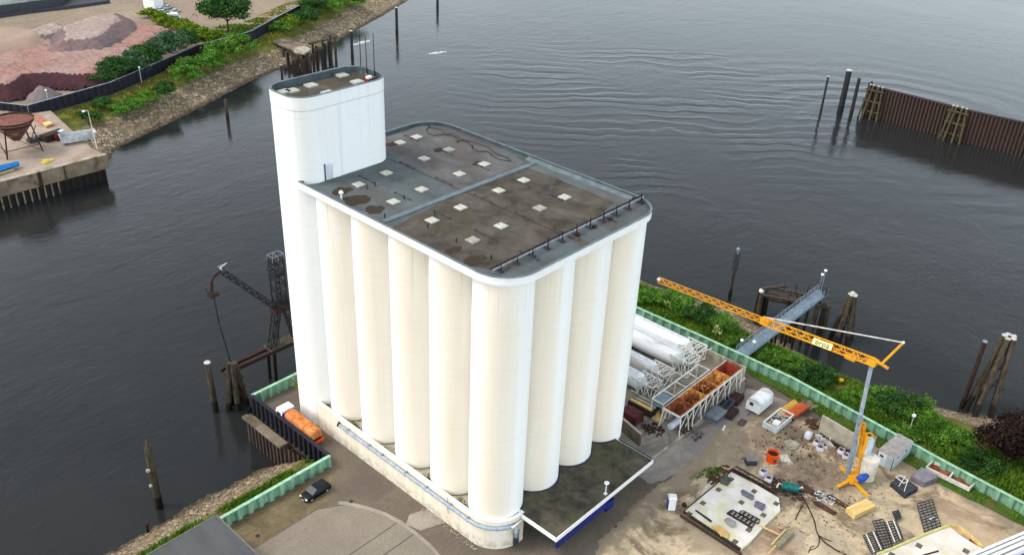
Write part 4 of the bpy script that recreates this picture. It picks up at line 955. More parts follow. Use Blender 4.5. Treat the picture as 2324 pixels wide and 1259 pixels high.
cb = MB().add([(2.75, -1.15, .6), (4.6, -1.15, .6), (4.6, 1.15, .6), (2.75, 1.15, .6), (2.75, -1.12, 2.9), (4.25, -1.1, 2.9), (4.25, 1.1, 2.9), (2.75, 1.12, 2.9), (4.65, -1.14, 1.7), (4.65, 1.14, 1.7)], [(3, 2, 1, 0), (0, 1, 8, 5, 4), (3, 7, 6, 9, 2), (4, 5, 6, 7), (5, 8, 9, 6), (1, 2, 9, 8), (0, 4, 7, 3)]).build('cab', M_WHITE, tk, world=False)
MB().bb(2.7, 2.76, -1.14, 1.14, .7, 2.5).build('cab_back', M_BLUE, cb, world=False)
for y in (-1, 1): MB().bb(3.2, 4.1, y*1.16-.02, y*1.16+.02, 1.75, 2.4).build('side_window', M_GLASS, cb, world=False)
MB().add([(4.62, -.95, 1.8), (4.62, .95, 1.8), (4.32, .95, 2.7), (4.32, -.95, 2.7)], [(0, 1, 2, 3)]).build('windscreen', M_GLASS, cb, world=False)
for x in (-3.6, -2.4, 3.5):
    for y in (-1, 1): MB().cyl((x, y*.8, .5), (x, y*1.15, .5), .5, n=16).build('wheel', M_TYRE, tk, world=False, smooth='auto')

# ------------------------------------------------------------------ piles, dolphins, piers
M_CAPW = mat('bird_limed_cap', (196, 196, 192), (120, 116, 108), 3, .8, lo=.45, hi=.65)
def post(name, label, loc, h, r, cap=None, lean=(0, 0), group=None, m=None, wet=2.2, zb=WATER-.8):
    t = T(name, label, 'mooring post', (loc[0], loc[1], WATER), group=group)
    top = (lean[0]*(h-WATER), lean[1]*(h-WATER), h-WATER)
    f = wet/(h-WATER); mid = tuple(v*f for v in top)
    MB().cyl((0, 0, zb-WATER), mid, r*1.05, r*1.02, 12).build('wet_base', M_WETP, t, world=False, smooth='auto')
    MB().cyl(mid, top, r, r*.92, 12).build('shaft', m or M_WOODP, t, world=False, smooth='auto')
    if cap: MB().cyl(top, (top[0], top[1], top[2]+.12), r*1.08, n=12).ball((top[0], top[1], top[2]+.12), r*1.0, 10, .35).build('cap', M_CAPW if cap is M_WHITE else cap, t, world=False, smooth='auto')
    return t
gP = 'single mooring posts in the river'
a = (-23.26, 47.03, -7)
pm = post('mooring_post', 'weathered bare mooring post nearest the stony bank', a, 4.2, .56, None, (.02, .04), gP)
MB().cyl((.2, .4, 11.2), (.25, .5, 12.6), .3, .05, 8).build('splintered_top', M_WOODP, pm, world=False)
for z in (4.5, 7.4): MB().box((-.5, .1, z), (.5, .4, .35)).build('fender_block', M_CONC, pm, world=False)
post('mooring_post', 'grey mooring post with white cap left of the ship loader', (-5.06, 61.46, -7), 3.0, .52, M_WHITE, (-.01, .02), gP)
post('mooring_post', 'short dark mooring post by the far stony bank', (73.68, 184.4, -7), -.6, .5, None, (0, 0), gP, wet=2)
q = bpy.data.objects[-1] if False else None
for (px, h, r, cp, lb) in (((108.73, 206.46, -7), -1.8, .4, M_WHITE, 'small mooring post close to the left of the silo tower'),
                         ((142.17, 210.29, -7), 3.6, .55, M_WHITE, 'dark mooring post right of the far pier piles'),
                         ((177.55, 226.21, -7), 3.9, .6, M_WHITE, 'tall dark mooring post alone in the upper river'),
                         ((222.36, 250.23, -7), 1.5, .6, None, 'dark mooring post cut by the top edge of the picture'),
                         ((222.59, 62.82, -7), 5.6, .38, M_WHITE, 'slim black mooring post with white top left of the jetty'),
                         ((228.95, 55.02, -7), 5.6, .6, None, 'black ragged mooring post nearest the rusty jetty'),
                         ):
    post('mooring_post', lb, px, h, r, cp, (0, 0), gP, m=M_STEEL)
pp_ = post('mooring_post', 'thick black mooring post with gull white top beside the jetty', (230.46, 59.49, -7), 6.9, 1.0, M_WHITE, (0, 0), gP, m=M_STEEL)
MB().cyl((1.2, .3, -1), (1.1, .3, 13.5), .5, n=8).build('second_pile', M_STEEL, pp_, world=False)
post('mooring_post', 'leaning dark red mooring post at the right edge of the river', (90.51, -30.36, -7), 7.2, .42, M_GSTEEL, (.02, 0), gP, m=M_DRUST)
mk = T('channel_marker', 'slender dark marker post with lattice top standing in the river', 'marker', (92.9, 19.5, WATER))
MB().cyl((0, 0, -1), (0, 0, 7.2), .38, n=10).build('pile', M_WOODP, mk, world=False, smooth='auto')
MB().cyl((0, 0, -1), (0, 0, 2.6), .4, n=10).build('wet_base', M_WETP, mk, world=False, smooth='auto')
MB().truss((0, 0, 7.2), (0, 0, 11.2), .7, .7, 4, .07).build('lattice', M_STEEL, mk, world=False)
MB().ball((0, 0, 12.2), .4, 10, 1.2).cyl((0, 0, 11.2), (0, 0, 12), .12, n=6).build('top_mark', M_GSTEEL, mk, world=False)

def dolphin(label, loc, H, spread, n=4, r=.36, caps=True, seed=1, lean=(0, 0), mat_=None, zt=1.0):
    """raking piles strapped together; H height of the top above water"""
    t = T('dolphin', label, 'dolphin', (loc[0], loc[1], WATER), group='timber dolphins in the river')
    rr_ = random.Random(seed)
    for k in range(n):
        a_ = 2*pi*k/n+.6; bx, by = spread*math.cos(a_), spread*math.sin(a_)*.7
        tx, ty = lean[0]+math.cos(a_)*zt*.5, lean[1]+math.sin(a_)*zt*.5
        h = H-rr_.uniform(0, .5); f = 2.0/H
        A_ = Vector((bx*1.1, by*1.1, -1)); B_ = Vector((tx, ty, h)); C_ = A_.lerp(B_, .25)
        p_ = MB().cyl(C_, B_, r, r*.9, 9).build('pile', mat_ or M_WOODP, t, world=False, smooth='auto')
        MB().cyl(A_, C_, r*1.05, r*1.02, 9).build('wet_base', M_WETP, p_, world=False, smooth='auto')
        if caps: MB().cyl(B_, B_+Vector((0, 0, .12)), r*.95, n=9).build('cap', M_CAPW, p_, world=False, smooth='auto')
    for z in (.38, .6, .8):
        s_ = spread*(1-z)+zt*.5*z
        mb = MB(); z_ = H*z; cx, cy = lean[0]*z, lean[1]*z
        mb.bar((cx-s_-.5, cy-.3, z_), (cx+s_+.5, cy-.3, z_), .28).bar((cx-s_-.4, cy+.5, z_), (cx+s_+.4, cy+.5, z_), .28).bar((cx, cy-s_-.2, z_+.1), (cx, cy+s_+.2, z_+.1), .25)
        mb.build('brace', mat_ or M_WOODP, t, world=False)
    return t
dolphin('timber dolphin of raking piles below the ship loader boom', (-1.6, 60.2, 0), 9.2, 1.7, 5, .5, False, 2)
dolphin('white capped dolphin right of the gangway', (95.9, -4.6, 0), 10.6, 2.6, 5, .5, True, 3, (.3, 0))
dolphin('tallest white capped dolphin near the right edge of the river', (91.2, -33.3, 0), 15, 3.0, 5, .52, True, 4, (3.2, .2), zt=1.6)

# ship loader
ld = T('ship_loader', 'old dark steel ship loader with long boom standing in the river', 'ship loader', (9.5, 62, WATER))
pf = MB(); pf.bb(-2.4, 15, 61.2, 61.9, -.9, -.2); pf.bb(-2.4, 15, 62.6, 63.3, -.9, -.2)
pf.build('platform_beam', M_DRUST, ld)
MB().bb(6.5, 14.5, 61.0, 63.6, -.18, -.05).build('platform_deck', M_WOODP, ld)
for x in (7.2, 13.6):
    for y in (61.2, 63.2):
        MB().cyl((x-.3, y, -8), (x, y, -.9), .32, n=9).build('pile', M_WETP, ld, smooth='auto')
MB().truss((7.4, 62.2, -.1), (9.2, 62.2, 7.0), .9, 1.2, 6, .13).build('mast_leg', M_STEEL, ld)
MB().truss((12.6, 62.2, -.1), (10.6, 62.2, 9), .9, 1.2, 8, .13).build('mast_leg', M_STEEL, ld)
MB().truss((10.0, 62.2, 7.0), (10.0, 62.2, 17.2), 1.9, 1.8, 9, .13).build('tower_lattice', M_STEEL, ld)
MB().bb(8.9, 11.2, 61.4, 63.0, 13.8, 14.0).bb(8.9, 11.2, 61.3, 63.1, 16.4, 16.6).bb(8.3, 9.2, 61.8, 62.6, 15.0, 15.4).build('landing', M_STEEL, ld)
MB().bb(8.4, 11, 61.2, 63.2, 6.6, 8.0).build('machine_house', M_DRUST, ld)
hd = MB()
for y in (61.4, 63.0): hd.bar((8.9, y, 17.6), (11.2, y, 17.6), .08)
for x in (8.9, 10, 11.2): hd.bar((x, 61.4, 17.6), (x, 63.0, 17.6), .08).bar((x, 61.4, 16.6), (x, 61.4, 17.6), .08).bar((x, 63, 16.6), (x, 63, 17.6), .08)
hd.build('handrail', M_GSTEEL, ld)
bo = MB().truss((8.6, 62.2, 8.0), (-.2, 62.2, 18.4), .9, .8, 14, .15).build('boom', M_STEEL, ld)
MB().bar((8.6, 62.0, 8.3), (0, 62.0, 18.6), .3, .12).build('conveyor_belt', M_GSTEEL, bo)
hb = MB()
for k in range(5): hb.bar((-.2, 61.8+.2*k, 18.6), (-.8+.4*k, 61.8, 19.6), .07)
hb.build('boom_head', M_WHITE, bo)
MB().tube([(-.2, 62.2, 18.4), (-1.4, 62.2, 17.9), (-2.1, 62.2, 17.0), (-2.3, 62.2, 15.2)], .28, 8).build('chute', M_DRUST, bo)
MB().bb(-2.9, -1.3, 61.7, 62.7, 14.3, 14.9).build('chute_head', M_DRUST, bo)
MB().bar((-2.6, 62.2, 14.6), (-3.4, 62.2, 16.4), .1).build('hook_arm', M_STEEL, bo)
MB().tube([(-2.1, 62.2, 14.4), (-1.8, 62.2, 9), (-1.1, 62.2, 3.5), (-.7, 62.2, .3)], .13, 8).build('hanging_pipe', M_STEEL, bo)
MB().bar((9.6, 62.2, 13.8), (9.0, 62.2, 0), .12).build('ladder', M_STEEL, ld)
MB().ball((14.3, 62.6, 3.4), .28).cyl((14.3, 62.6, -.1), (14.3, 62.6, 3.3), .06, n=6).build('lamp', M_WHITE, ld)

# rusty jetty with sheet piles
jt = pile_wall('jetty', 'rusty red sheet pile jetty running out of the right side of the river', 'jetty', [(232.2, 52.4), (231.6, 22), (233.5, 2), (237, -30), (243, -90)], -8.5, 3.2, M_SPR, 1.15, .6, 1, M_DRUST)
MB().prism([(232.5, 52.3), (234.6, 52.3), (234.2, 22), (236, 2), (239.5, -30), (245.5, -90), (243.3, -90), (237.3, -30), (233.8, 2), (231.95, 22)], -8.5, 2.9).build('fill', M_DRUST, jt)
MB().prism([(232.2, 52.5), (234.9, 52.5), (234.9, 52.9), (232.2, 52.9)], -8.5, 4.0).build('end_plate', M_STEEL, jt)
M_FEND = mat('weedy_timber', (84, 78, 52), (60, 55, 38), 1, .9, .3, world=True)
for (x, y, lb) in ((231.3, 49.5, 'weedy timber fender frame at the end of the rusty jetty'), (230.9, 22.5, 'weedy timber fender frame partway along the rusty jetty')):
    f_ = T('fender_frame', lb, 'fender', (x, y, WATER), group='timber fender frames on the jetty')
    for k in (-2.2, -.6, 1.4, 2.6):
        p_ = MB().cyl((x-1.6-(.8 if k in (-.6, 1.4) else 0), y+k*1.35, -8), (x, y+k*.85, 3.8), .34, n=8).build('pile', M_FEND, f_, smooth='auto')
        MB().cyl((x, y+k*.85, 3.8), (x, y+k*.85, 4.05), .36, n=8).build('cap', M_CAPW, p_, smooth='auto')
    for z in (-4.6, -1.2, 2.4): MB().bar((x-.8, y-3, z), (x-.8, y+3.4, z), .4).build('waling', M_FEND, f_)

# gangway with pier
gw = T('gangway', 'blue grey steel gangway with railings reaching over the river', 'gangway', (64, 1, 0))
MB().bb(64.0, 96.2, .3, 2.5, 1.45, 1.6).build('deck', mat('gangway_deck', (116, 132, 144), (94, 108, 120), .8, .6, world=True), gw)
gs = MB()
for y in (.35, 2.45): gs.bar((64, y, 1.3), (96.2, y, 1.3), .18, .3)
gs.build('girder', M_GSTEEL, gw)
for y in (.35, 2.45):
    g_ = MB(); g_.bar((64.2, y, 2.7), (96.2, y, 2.7), .08); g_.bar((64.2, y, 2.15), (96.2, y, 2.15), .05)
    for k in range(22): g_.bar((64.4+k*1.51, y, 1.5), (64.4+k*1.51, y, 2.7), .07)
    g_.build('railing', M_GSTEEL, gw)
for (x, y, z0) in ((95.6, 2.0, 5.4), (97.6, 2.3, 5.4), (67.2, .6, 3.2), (66.0, 2.4, 3.2)):
    l_ = MB().cyl((x, y, 1.5 if x < 97 else -7.5), (x, y, z0-.3), .06, n=6).build('lamp_post', M_GSTEEL, gw, smooth='auto')
    MB().ball((x, y, z0), .34, 10, .8).build('lamp_head', M_WHITE, l_, smooth=True)
MB().bb(94.6, 95.6, .2, 1.0, 1.6, 3.6).build('control_cabinet', M_DGREY, gw)
pr_ = T('timber_pier', 'old timber landing stage with heavy piles under the gangway', 'pier', (92, 6, WATER))
def dk(x, y, n_, r_, zt, sp=.8):
    for k in range(n_):
        a_ = k*2*pi/n_; MB().cyl((x+sp*1.2*math.cos(a_), y+sp*1.2*math.sin(a_), -8), (x+sp*math.cos(a_), y+sp*math.sin(a_), zt), r_, n=9).build('pile', M_WETP if k % 2 else M_WOODP, pr_, smooth='auto')
dk(91.4, 11.4, 4, .5, -.9); dk(93.5, 5.8, 5, .42, -.7, 1.0); dk(92.6, -.6, 5, .45, 1.0, 1.1)
for x, y in ((84, 2.6), (84.3, .4), (80.2, 2.3), (80, .2), (87.5, 2.4), (76, 1.2), (88, .3)): MB().cyl((x, y, -8), (x, y, 1.2), .28, n=8).build('pile', M_WETP, pr_, smooth='auto')
for a_, b_ in (((91, 12.6, -.7), (94.8, -.4, -.7)), ((89.8, 11, -.8), (92.6, 4.8, -.8)), ((91.4, 10.4, -2.2), (93.8, 5, -2.2)), ((92.5, 11.6, -.2), (96, 3, -.2)), ((90.6, 11.6, .1), (95.6, 8.5, .1))):
    MB().bar(a_, b_, .7, .35).build('beam', M_WOODP, pr_)
for k in range(3): MB().bar((93+k, 8-k*2, -.2), (93+k, 8-k*2, 2.2), .12).build('upright', M_WETP, pr_)
MB().cyl((91, 11.8, -.9), (91, 11.8, -.5), .55, n=10).build('cap', M_WHITE, pr_, smooth='auto')

# far pier
fpier = T('timber_pier', 'ruined far pier with slab deck on rows of dark piles', 'pier', (135, 222, WATER))
MB().prism([(123.01, 244.26), (127.18, 244.13), (130.74, 223.89), (125.83, 214.44), (122.47, 217.19), (123.35, 223.85)], -2.5, -2).build('deck', M_CONCD, fpier)
MB().prism([(128.84, 218.4), (135.97, 218.74), (143.43, 220.57), (145.09, 224.08), (141.13, 225.63), (135.82, 220.41), (130.23, 220.31)], -1.0, -.5).build('deck', M_WOODP, fpier)
MB().prism([(122.94, 219.92), (128.11, 220.18), (127.34, 214.85), (122.11, 211.86), (120.8, 215.82)], -1.9, -1.4).build('slab_end', M_CONC, fpier)
fpp = [((115.9, 209.66, -7), -2), ((117.43, 209.72, -7), -2), ((119.82, 210.43, -7), -2), ((118.7, 207.31, -7), -2), ((120.5, 208.5, -7), -2), ((122.68, 209.41, -7), -1.5), ((124.26, 209.47, -7), -1.5), ((127.89, 212.04, -7), -1), ((127.92, 209.2, -7), 0), ((130.6, 211.2, -7), 1.0), ((132.14, 210.63, -7), 1.8), ((136.2, 212.3, -7), 2.2), ((137.59, 217.02, -7), 1.6), ((132.76, 215.15, -7), 1.0), ((119.85, 218.73, -7), -2), ((121.79, 224.24, -7), -2), ((127.26, 219.7, -7), -1.5), ((127.17, 216.9, -7), -1.5), ((130.61, 218.38, -7), -1), ((130.26, 215.77, -7), -1)]
for (q, zt) in fpp: MB().cyl((q[0], q[1], -8), (q[0], q[1], zt), .48, n=8).build('pile', R.choice([M_WETP, M_DRUST, M_WOODP]), fpier, smooth='auto')
for i, q in enumerate([(153.37, 225.25), (161.83, 225.71), (170.81, 196.81), (175.99, 195.67)][:0]): pass
fm = MB(); rr = random.Random(9)
for (x0, y0, x1, y1, w) in ([(154.43, 226.33), (158.65, 226.15)]+[.5], [(158.39, 226.37), (162.81, 226.91)]+[1.3], [(169.67, 198.06), (175.74, 195.4)]+[.9]) and [(*a_, *b_, w_) for (a_, b_), w_ in (([(154.05, 225.84), (158.26, 225.66)], .5), ([(157.99, 225.87), (162.81, 226.91)], 1.2), ([(169.67, 198.06), (175.74, 195.4)], .8))]:
    for k in range(26):
        t_ = rr.random(); x = x0+(x1-x0)*t_+rr.uniform(-w, w); y = y0+(y1-y0)*t_+rr.uniform(-w, w); s_ = rr.uniform(.2, .8)
        pg = [(x+s_*rr.uniform(.6, 1.2)*math.cos(a_)*1.6, y+s_*rr.uniform(.6, 1.2)*math.sin(a_), WATER+.03+k*.0015) for a_ in [2*pi*i/8 for i in range(8)]]
        fm.add(pg, [tuple(range(8))])
tag(fm.build('foam_streaks', M_FOAM), 'white foam streaks drifting on the upper river', 'foam', kind='stuff')

# ------------------------------------------------------------------ far yard buildings and quay kit
wb = T('site_building', 'small white flat roofed building on the far yard', 'building', (118, 300, 0), 0)
bp = [(108.17, 299.33), (110.09, 294.14), (114.87, 295.99), (116.28, 306.38)]
MB().prism(bp, 0, 4.2).build('wall', M_WHITE, wb)
cxy = (sum(p_[0] for p_ in bp)/4, sum(p_[1] for p_ in bp)/4)
MB().prism([(cxy[0]+(x-cxy[0])*1.05, cxy[1]+(y-cxy[1])*1.05) for x, y in bp], 4.2, 4.5).build('roof', M_CONROOF, wb)
bw_ = T('warehouse', 'long grey warehouse with dark base at the top left corner', 'warehouse', (60, 335, 0), 0)
MB().prism([(50.9, 317.92), (100.69, 316.44), (117.35, 342.63), (66.32, 360.32)], 0, .8).build('plinth', M_DGREY, bw_)
wpoly = [(51.77, 319.79), (82.32, 318.77), (100.77, 339.84), (65.18, 356.67)]
MB().prism(wpoly, .8, 4).build('wall', M_DGREY, bw_)
MB().prism([(x, y+.0) for x, y in wpoly], 4.0, 4.3).build('roof', mat('old_sheet_roof', (128, 138, 134), (92, 98, 96), .12, .8, world=True, lo=.42, hi=.58), bw_)
far_wall = T('low_wall', 'dark low wall crossing the top left corner of the far yard', 'wall', (81.4, 309.31, 0))
for a_, b_ in zip([(53.76, 317.32), (70.09, 318.16), (84.38, 315.97), (102.03, 315.41)][:-1], [(53.76, 317.32), (70.09, 318.16), (84.38, 315.97), (102.03, 315.41)][1:]):
    MB().bar((*a_, .6), (*b_, .6), .5, 1.2).build('wall_panel', M_DGREY, far_wall)
# hopper
hp_ = T('loading_hopper', 'rusty round loading hopper on steel legs on the left quay', 'hopper', (12.7, 186.3, 0))
hx, hy = hp_.location.x, hp_.location.y
hc = [(12.19, 181.05)][0]; hx, hy = hc
hp_.location = (hx, hy, 0)
MB().cyl((hx, hy, 7.2), (hx, hy, 8.8), 4.3, 5.2, 20, False).build('hopper_rim', M_DRUST, hp_, smooth='auto')
MB().cyl((hx, hy, 3.2), (hx, hy, 7.3), 1.0, 4.4, 20, False).build('hopper_cone', mat('hopper_rust', (104, 62, 52), (82, 50, 46), .5, .9, c3=(132, 118, 112), s3=.4), hp_, smooth='auto')
MB().cyl((hx, hy, 8.0), (hx, hy, 8.3), 5.0, n=20).build('hopper_load', mat('hopper_fill', (130, 84, 72), (98, 60, 54), .6, .95), hp_, smooth='auto')
for sx_ in (-1, 1):
    for sy_ in (-1, 1):
        lg = MB().bar((hx+sx_*3.2, hy+sy_*3.0, 7.2), (hx+sx_*4.4, hy+sy_*3.6, 0), .28).build('leg', M_DRUST, hp_)
for a_, b_ in (((4.1, 3.4), (4.1, -3.4)), ((4.1, -3.4), (-4.1, -3.4)), ((-4.1, -3.4), (-4.1, 3.4))):
    MB().bar((hx+a_[0], hy+a_[1], 2), (hx+b_[0], hy+b_[1], 2), .16).build('brace', M_DRUST, hp_); MB().bar((hx+a_[0], hy+a_[1], .3), (hx+b_[0], hy+b_[1], 7), .14).build('brace', M_DRUST, hp_)
tr_ = T('timber_tray', 'long shallow reddish tray lying near the black wall corner', 'tray', (25.25, 199.48, 0))
MB().prism([(24.47, 205.42), (26.15, 205.4), (26.48, 194.26), (24.09, 193.15)], 0, .5).build('tray', mat('tray_red', (176, 118, 96), (150, 98, 80)), tr_)
MB().prism([(24.24, 195.39), (26.12, 195.6), (26.24, 193.65), (24, 192.87)], .51, .9).build('lid', M_TIMB, tr_)
wk = T('scrap_machine', 'heap of dark and red machine parts beside the grey boat hull', 'machinery', (21.25, 183.79, 0))
wx, wy = wk.location.x, wk.location.y
for (dx, dy, dz, l_, w_, h_, m_, r_) in ((0, 0, .9, 4, 2.4, 1.8, M_DRUST, .3), (1.8, -1.2, .8, 2, 1.8, 1.6, mat('maroon', (96, 24, 34), (70, 18, 26)), .1), (-3, 1.6, .7, 4.5, 1.6, .8, M_DGREY, .2), (1.4, 1.4, 1.2, 5, .9, .9, M_DGREY, .4), (3.2, .2, 1.3, 1.6, 1.2, 1, M_GREYCON, .6)):
    MB().box((wx+dx, wy+dy, dz), (l_, w_, h_), r_).cyl((wx+dx-l_*.3, wy+dy-w_*.5, dz), (wx+dx-l_*.3, wy+dy+w_*.5, dz), h_*.45, n=10).build('machine_part', m_, wk)
ht = T('tipper_body', 'grey tipper body lying beside the lamp on the left quay', 'tipper body', (25.97, 177.92, 0), -.25)
tb_ = MB().add([(-4, -1.3, .5), (3.6, -1.1, .5), (3.6, 1.1, .5), (-4, 1.3, .5), (-4.3, -1.7, 2.4), (4.6, -1.5, 2.4), (4.6, 1.5, 2.4), (-4.3, 1.7, 2.4), (-4.1, -1.5, 2.38), (4.3, -1.3, 2.38), (4.3, 1.3, 2.38), (-4.1, 1.5, 2.38), (-3.9, -1.2, .9), (3.5, -1, .9), (3.5, 1, .9), (-3.9, 1.2, .9)],
     [(3, 2, 1, 0), (0, 1, 5, 4), (1, 2, 6, 5), (2, 3, 7, 6), (3, 0, 4, 7), (4, 5, 9, 8), (5, 6, 10, 9), (6, 7, 11, 10), (7, 4, 8, 11), (9, 13, 12, 8)[::-1], (10, 14, 13, 9)[::-1], (11, 15, 14, 10)[::-1], (8, 12, 15, 11)[::-1], (12, 13, 14, 15)]).build('shell', mat('pale_grey_paint', (190, 192, 194), (150, 150, 152), .6), ht, world=False)
for x in (-3, 2.6): MB().cyl((x, -1, .35), (x, 1, .35), .35, n=10).build('skid_roller', M_TYRE, ht, world=False)
ql = T('quay_lamp', 'slim pale lamp post at the corner of the left quay', 'lamp post', (27.4, 170.2, 0))
MB().cyl((27.4, 170.2, -3), (27.0, 170.4, 10.4), .14, .07, 8).build('pole', M_WFRAME, ql); MB().bar((27, 170.4, 10.4), (26.0, 170.2, 10.6), .1).build('arm', M_WFRAME, ql); MB().ball((25.8, 170.1, 10.5), .45, 10, .6).build('lamp_head', M_WHITE, ql, smooth=True)
for (q, lb) in (((33.29, 213.13, 0), 'small white lamp post nearest the corner of the black wall'), ((63.64, 216.61, 0), 'small white lamp post along the middle of the black wall')):
    l_ = T('wall_lamp', lb, 'lamp post', q, 0, 'lamp posts along the black wall')
    MB().cyl((0, 0, -1), (0, 0, 3.6), .08, n=6).build('pole', M_WFRAME, l_, world=False); MB().ball((0, 0, 3.7), .35, 8).build('lamp_head', M_WHITE, l_, world=False)
bo_ = T('blue_boat', 'blue tarpaulin covered boat on the left edge of the quay', 'boat', (3.49, 170.43, 0), .1)
bv = []; bf = []
for k in range(7):
    x = -5+k*1.6; w_ = 1.5*math.sqrt(max(.02, 1-((k-2.2)/4.2)**2)); bv += [(x, -w_, 1.1), (x, 0, .3), (x, w_, 1.1), (x, 0, 1.9-.1*abs(k-3))]
for k in range(6): bf += [(k*4+i, k*4+(i+1) % 4, (k+1)*4+(i+1) % 4, (k+1)*4+i) for i in range(4)]
MB().add(bv, bf).build('cover', mat('blue_tarp', (20, 120, 190), (16, 90, 150)), bo_, world=False); MB().box((0, 0, .15), (6, 1.4, .3)).build('cradle', M_TIMB, bo_, world=False)
tag(MB().box((*[(14.44, 169.72)][0], .2), (3, 1.2, .35), .3).box((*[(14.11, 169.81)][0], .5), (1, 1.6, .25), .9).build('yellow_bucket', mat('faded_yellow', (206, 190, 80), (180, 160, 70))), 'faded yellow grab bucket lying near the quay edge', 'bucket')
# quay front wall
qf = T('concrete_quay_wall', 'brown concrete front wall of the left quay', 'quay wall', (0, 165, -3))
MB().bb(-80, 26.95, 164.6, 165.18, -3.6, .12).build('wall_panel', mat('quay_front_concrete', (134, 118, 98), (104, 90, 76), .3, .9, .3, world=True, c3=(88, 72, 60), s3=.2), qf)
MB().bb(-80, 27.05, 164.5, 165.6, .121, .25).build('coping', M_CONC, qf)
MB().bb(26.96, 27.2, 164.6, 172, -3.6, .12).build('side_panel', M_CONCD, qf)
MB().bb(9.6, 10.4, 164.3, 164.6, -3.7, .1).bb(16, 16.2, 164.4, 164.6, -3.6, .1).build('panel_joint', M_DRUST, qf)
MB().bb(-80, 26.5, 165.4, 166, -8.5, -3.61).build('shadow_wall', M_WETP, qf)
for k in range(44): MB().cyl((26-k*1.7, 164.95, -8.5), (26-k*1.7, 164.95, -3.6), .2, n=6).build('pile', M_CONCD if k > 6 else M_WETP, qf)

# ------------------------------------------------------------------ BATCHING YARD
gt = 'white tanks lying behind the silo'
def lying_tank(x, y0, y1, r, z, label):
    t = T('storage_tank', label, 'tank', (x, (y0+y1)/2, 0), group=gt)
    MB().cyl((x, y0, z), (x, y1, z), r, n=32).build('shell', M_WTANK, t, smooth='auto')
    MB().cyl((x, y0, z), (x, y0-1.6, z), r, .35, 32).build('cone_end', M_WTANK, t, smooth='auto')
    fr = MB(); e = y0-3.4
    for s_ in (-1, 1):
        fr.bar((x+s_*r*.95, y0+.6, z+r*.75), (x+s_*r*.95, e, z+r*.75), .16)
        fr.bar((x+s_*r*.95, y0+.6, .25), (x+s_*r*.95, e, .25), .16)
        for k in range(3):
            a_ = y0+.6-k*1.3; fr.bar((x+s_*r*.95, a_, z+r*.75), (x+s_*r*.95, a_-1.3, .25), .13); fr.bar((x+s_*r*.95, a_-1.3, .25), (x+s_*r*.95, a_-1.3, z+r*.75), .11)
    for k in range(3):
        a_ = y0-.6-k*1.4
        fr.bar((x-r*.95, a_, z+r*.75), (x+r*.95, a_, z+r*.75), .13); fr.bar((x-r*.95, a_, .25), (x+r*.95, a_, z+r*.75), .1)
        fr.bar((x-r*.95, a_, z+r*.75), (x+r*.95, a_-1, z+r*.75), .1)
    fr.build('support_frame', M_WFRAME, t)
    for y in (y0+2, y0+7, y1-1): MB().bb(x-1.1, x+1.1, y-.15, y+.15, 0, z-r*.6).build('saddle', M_GSTEEL, t)
    MB().bb(x-.25, x+.25, y0+.5, y1, z+r-.02, z+r+.06).build('walkway', M_GREYCON, t)
    return t
lying_tank(58.4, 9.2, 24, 1.65, 1.9, 'long white tank lying nearest the green flood wall')
lying_tank(54.4, 8.2, 24, 1.75, 2.0, 'white tank lying second from the green flood wall')
lying_tank(48.4, 9.4, 24, 1.55, 1.8, 'white tank lying third from the green flood wall')
lying_tank(44.4, 9.0, 22, 1.5, 1.7, 'white tank lying closest to the silo')
# aggregate bins on legs
ab = T('aggregate_bin_line', 'row of rusty open bins on a tall white steel frame', 'batching bins', (48, -1.2, 0))
bz = 3.9
fr = MB()
for y in (-2.75, .45): fr.bar((38.5, y, bz), (57.2, y, bz), .2, .28)
for x in (38.5, 57.2): fr.bar((x, -2.75, bz), (x, .45, bz), .2, .28)
fr.build('rim_frame', M_TIMB if False else M_WFRAME, ab)
tw_ = 5; x0 = 38.6; w_ = (57.1-38.6)/tw_
bm_ = [M_RUST, M_RUSTO, M_RUST, M_RUSTO, mat('bin_dark_red', (128, 44, 26), (104, 34, 22), 1.2, .8)]
for k in range(tw_):
    a_, b_ = x0+k*w_+.08, x0+(k+1)*w_-.08; y0_, y1_ = -2.6, .3; m_ = bm_[k]
    cx_, cy_ = (a_+b_)/2, -1.15; q_ = .7
    vs = [(a_, y0_, bz+.1), (b_, y0_, bz+.1), (b_, y1_, bz+.1), (a_, y1_, bz+.1), (cx_-q_, cy_-q_, 2.5), (cx_+q_, cy_-q_, 2.5), (cx_+q_, cy_+q_, 2.5), (cx_-q_, cy_+q_, 2.5)]
    MB().add(vs, [(0, 4, 5, 1), (1, 5, 6, 2), (2, 6, 7, 3), (3, 7, 4, 0), (7, 6, 5, 4)]).build('hopper_bin', m_, ab)
    dv = MB(); dv.bar((b_+.08, y0_, bz+.12), (b_+.08, y1_, bz+.12), .22, .16); dv.bar((a_, y0_, bz+.18), (b_, y0_, bz+.18), .16); dv.bar((a_, y1_, bz+.18), (b_, y1_, bz+.18), .12)
    dv.build('bin_edge', M_RUSTO if k in (1, 2, 3) else M_RUST, ab)
    if k in (1, 2, 3):
        rr = random.Random(k); mb = MB()
        for _ in range(12):
            x = rr.uniform(a_+.3, b_-.3); y = rr.uniform(y0_+.3, y1_-.3); mb.bar((x, y, bz-1.2), (x+rr.uniform(-1, 1), y+rr.uniform(-1, 1), bz+.15), .14, .25)
        mb.build('bin_bracing', R.choice([M_RUSTO, M_RUST]), ab)
for k in range(11):
    x = 38.7+k*1.84
    for y, s_ in ((-2.75, -1), (.45, 1)):
        MB().bar((x, y, bz-.1), (x+(.6 if k % 2 else -.3), y+s_*.35, 0), .13).build('leg', M_WFRAME, ab)
        if k < 10: MB().bar((x, y, .9), (x+1.84, y, bz-.3), .09).build('brace', M_WFRAME, ab)
